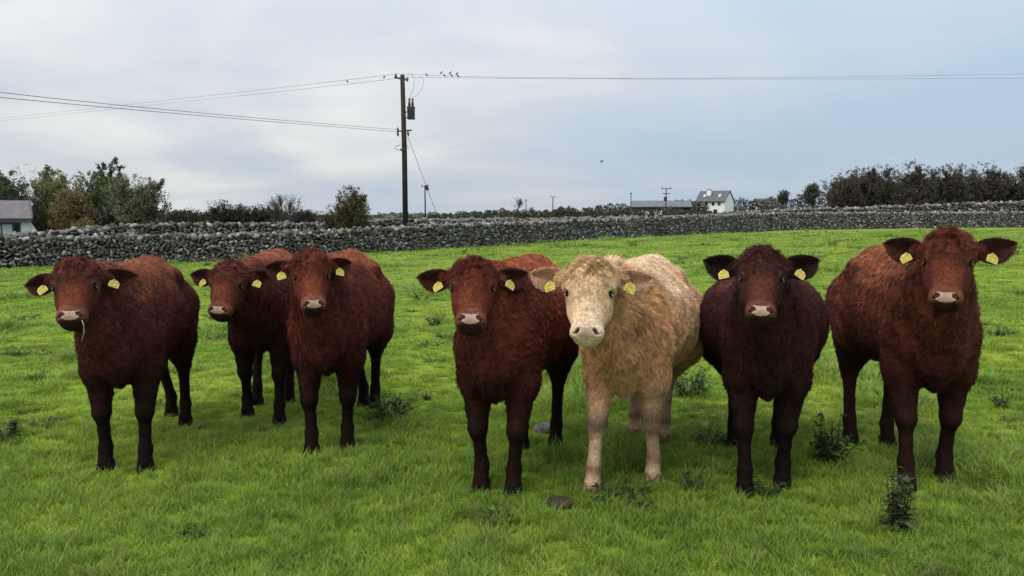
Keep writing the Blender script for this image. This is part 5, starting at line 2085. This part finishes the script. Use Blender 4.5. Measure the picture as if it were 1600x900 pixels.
# long low farm shed
ang = math.radians(8)
c0 = at(987, 333, 235)
gz = float(ground_h(c0[0], c0[1]))
root, roof, sl = gable_house('farm_shed', 'long low grey farm shed with corrugated roof and open bays, left of the white house', (c0[0], c0[1], gz), -ang, 17.6, 9.0, 3.1, 4.8, M_SHEDWALL, M_SHEETING, .5)
for k in range(44):
    x = .2 + k * .4
    m = MB()
    for s in (0,):
        p0, p1 = np.array([x, -.5, 3.1 - sl * .5 + .19]), np.array([x, 4.5, 4.8 + .19])
        n = np.array([.07, 0, 0])
        q = np.array([0, 0, .05])
        m.add(np.array([p0 - n, p0 + n, p1 + n, p1 - n, p0 - n * .5 + q, p0 + n * .5 + q, p1 + n * .5 + q, p1 - n * .5 + q]), [[4, 5, 6, 7], [0, 1, 5, 4], [1, 2, 6, 5], [2, 3, 7, 6], [3, 0, 4, 7]])
    m.build('roof_rib', M_SHEETING, roof)
for x, w in ((4.2, 2.0), (7.9, 2.4)):
    MB().box((x, -.06, 1.0), (w, .12, 1.7)).build('white_door', M_RENDERW, root)
MB().box((1.4, -.05, 1.5), (1.1, .1, 2.3)).build('door', M_PANE, root)
for x0, x1 in ((9.4, 12.2), (12.5, 15.2), (15.5, 17.4)):
    MB().box(((x0 + x1) / 2, -.04, 1.5), (x1 - x0, .08, 2.6)).build('bay_shade_panel', M_PANE, root)  # flat dark panels painted as the shade inside the bays

# second, distant pale roof right of the farmhouse
c0 = at(1185, 331, 330)
root, roof, sl = gable_house('far_house', 'faint pale house half hidden by scrub between the farmhouse and the wood', (c0[0], c0[1], float(ground_h(c0[0], c0[1]))), 0.2, 12, 7, 3.0, 7.4, M_RENDERW, M_TILE)

# white bungalow at the left edge
ang = math.radians(34)
c0 = at(47, 372, 56)
gz = float(ground_h(c0[0], c0[1]))
ez = at(0, 341, 56)[2] - gz
Lx = 12.0
ux = np.array([math.cos(ang), math.sin(ang)])
root, roof, sl = gable_house('bungalow', 'white bungalow with grey tiled roof cut off by the left edge', (c0[0] - ux[0] * Lx, c0[1] - ux[1] * Lx, gz), ang, Lx, 5.0, ez, ez + 1.15, M_RENDERW, M_TILE, .35)
window(root, Lx - 1.15, ez - .95, 1.12, 1.15, pane=[M_CURTAIN, M_PANE], split=(.62,))
window(root, Lx - 5.6, ez - .95, 1.4, 1.15, pane=[M_CURTAIN, M_PANE], split=(.5,))
m = MB()
# wing wall sloping down from the corner
m.add(np.array([(Lx, .3, 0), (Lx + 1.0, .3, 0), (Lx + .45, .3, ez * .62), (Lx, .3, ez - .1), (Lx, .55, 0), (Lx + 1.0, .55, 0), (Lx + .45, .55, ez * .62), (Lx, .55, ez - .1)]),
      [[0, 1, 2, 3], [7, 6, 5, 4], [1, 5, 6, 2], [2, 6, 7, 3], [0, 3, 7, 4]])
m.build('wing_wall', M_RENDERW, root)
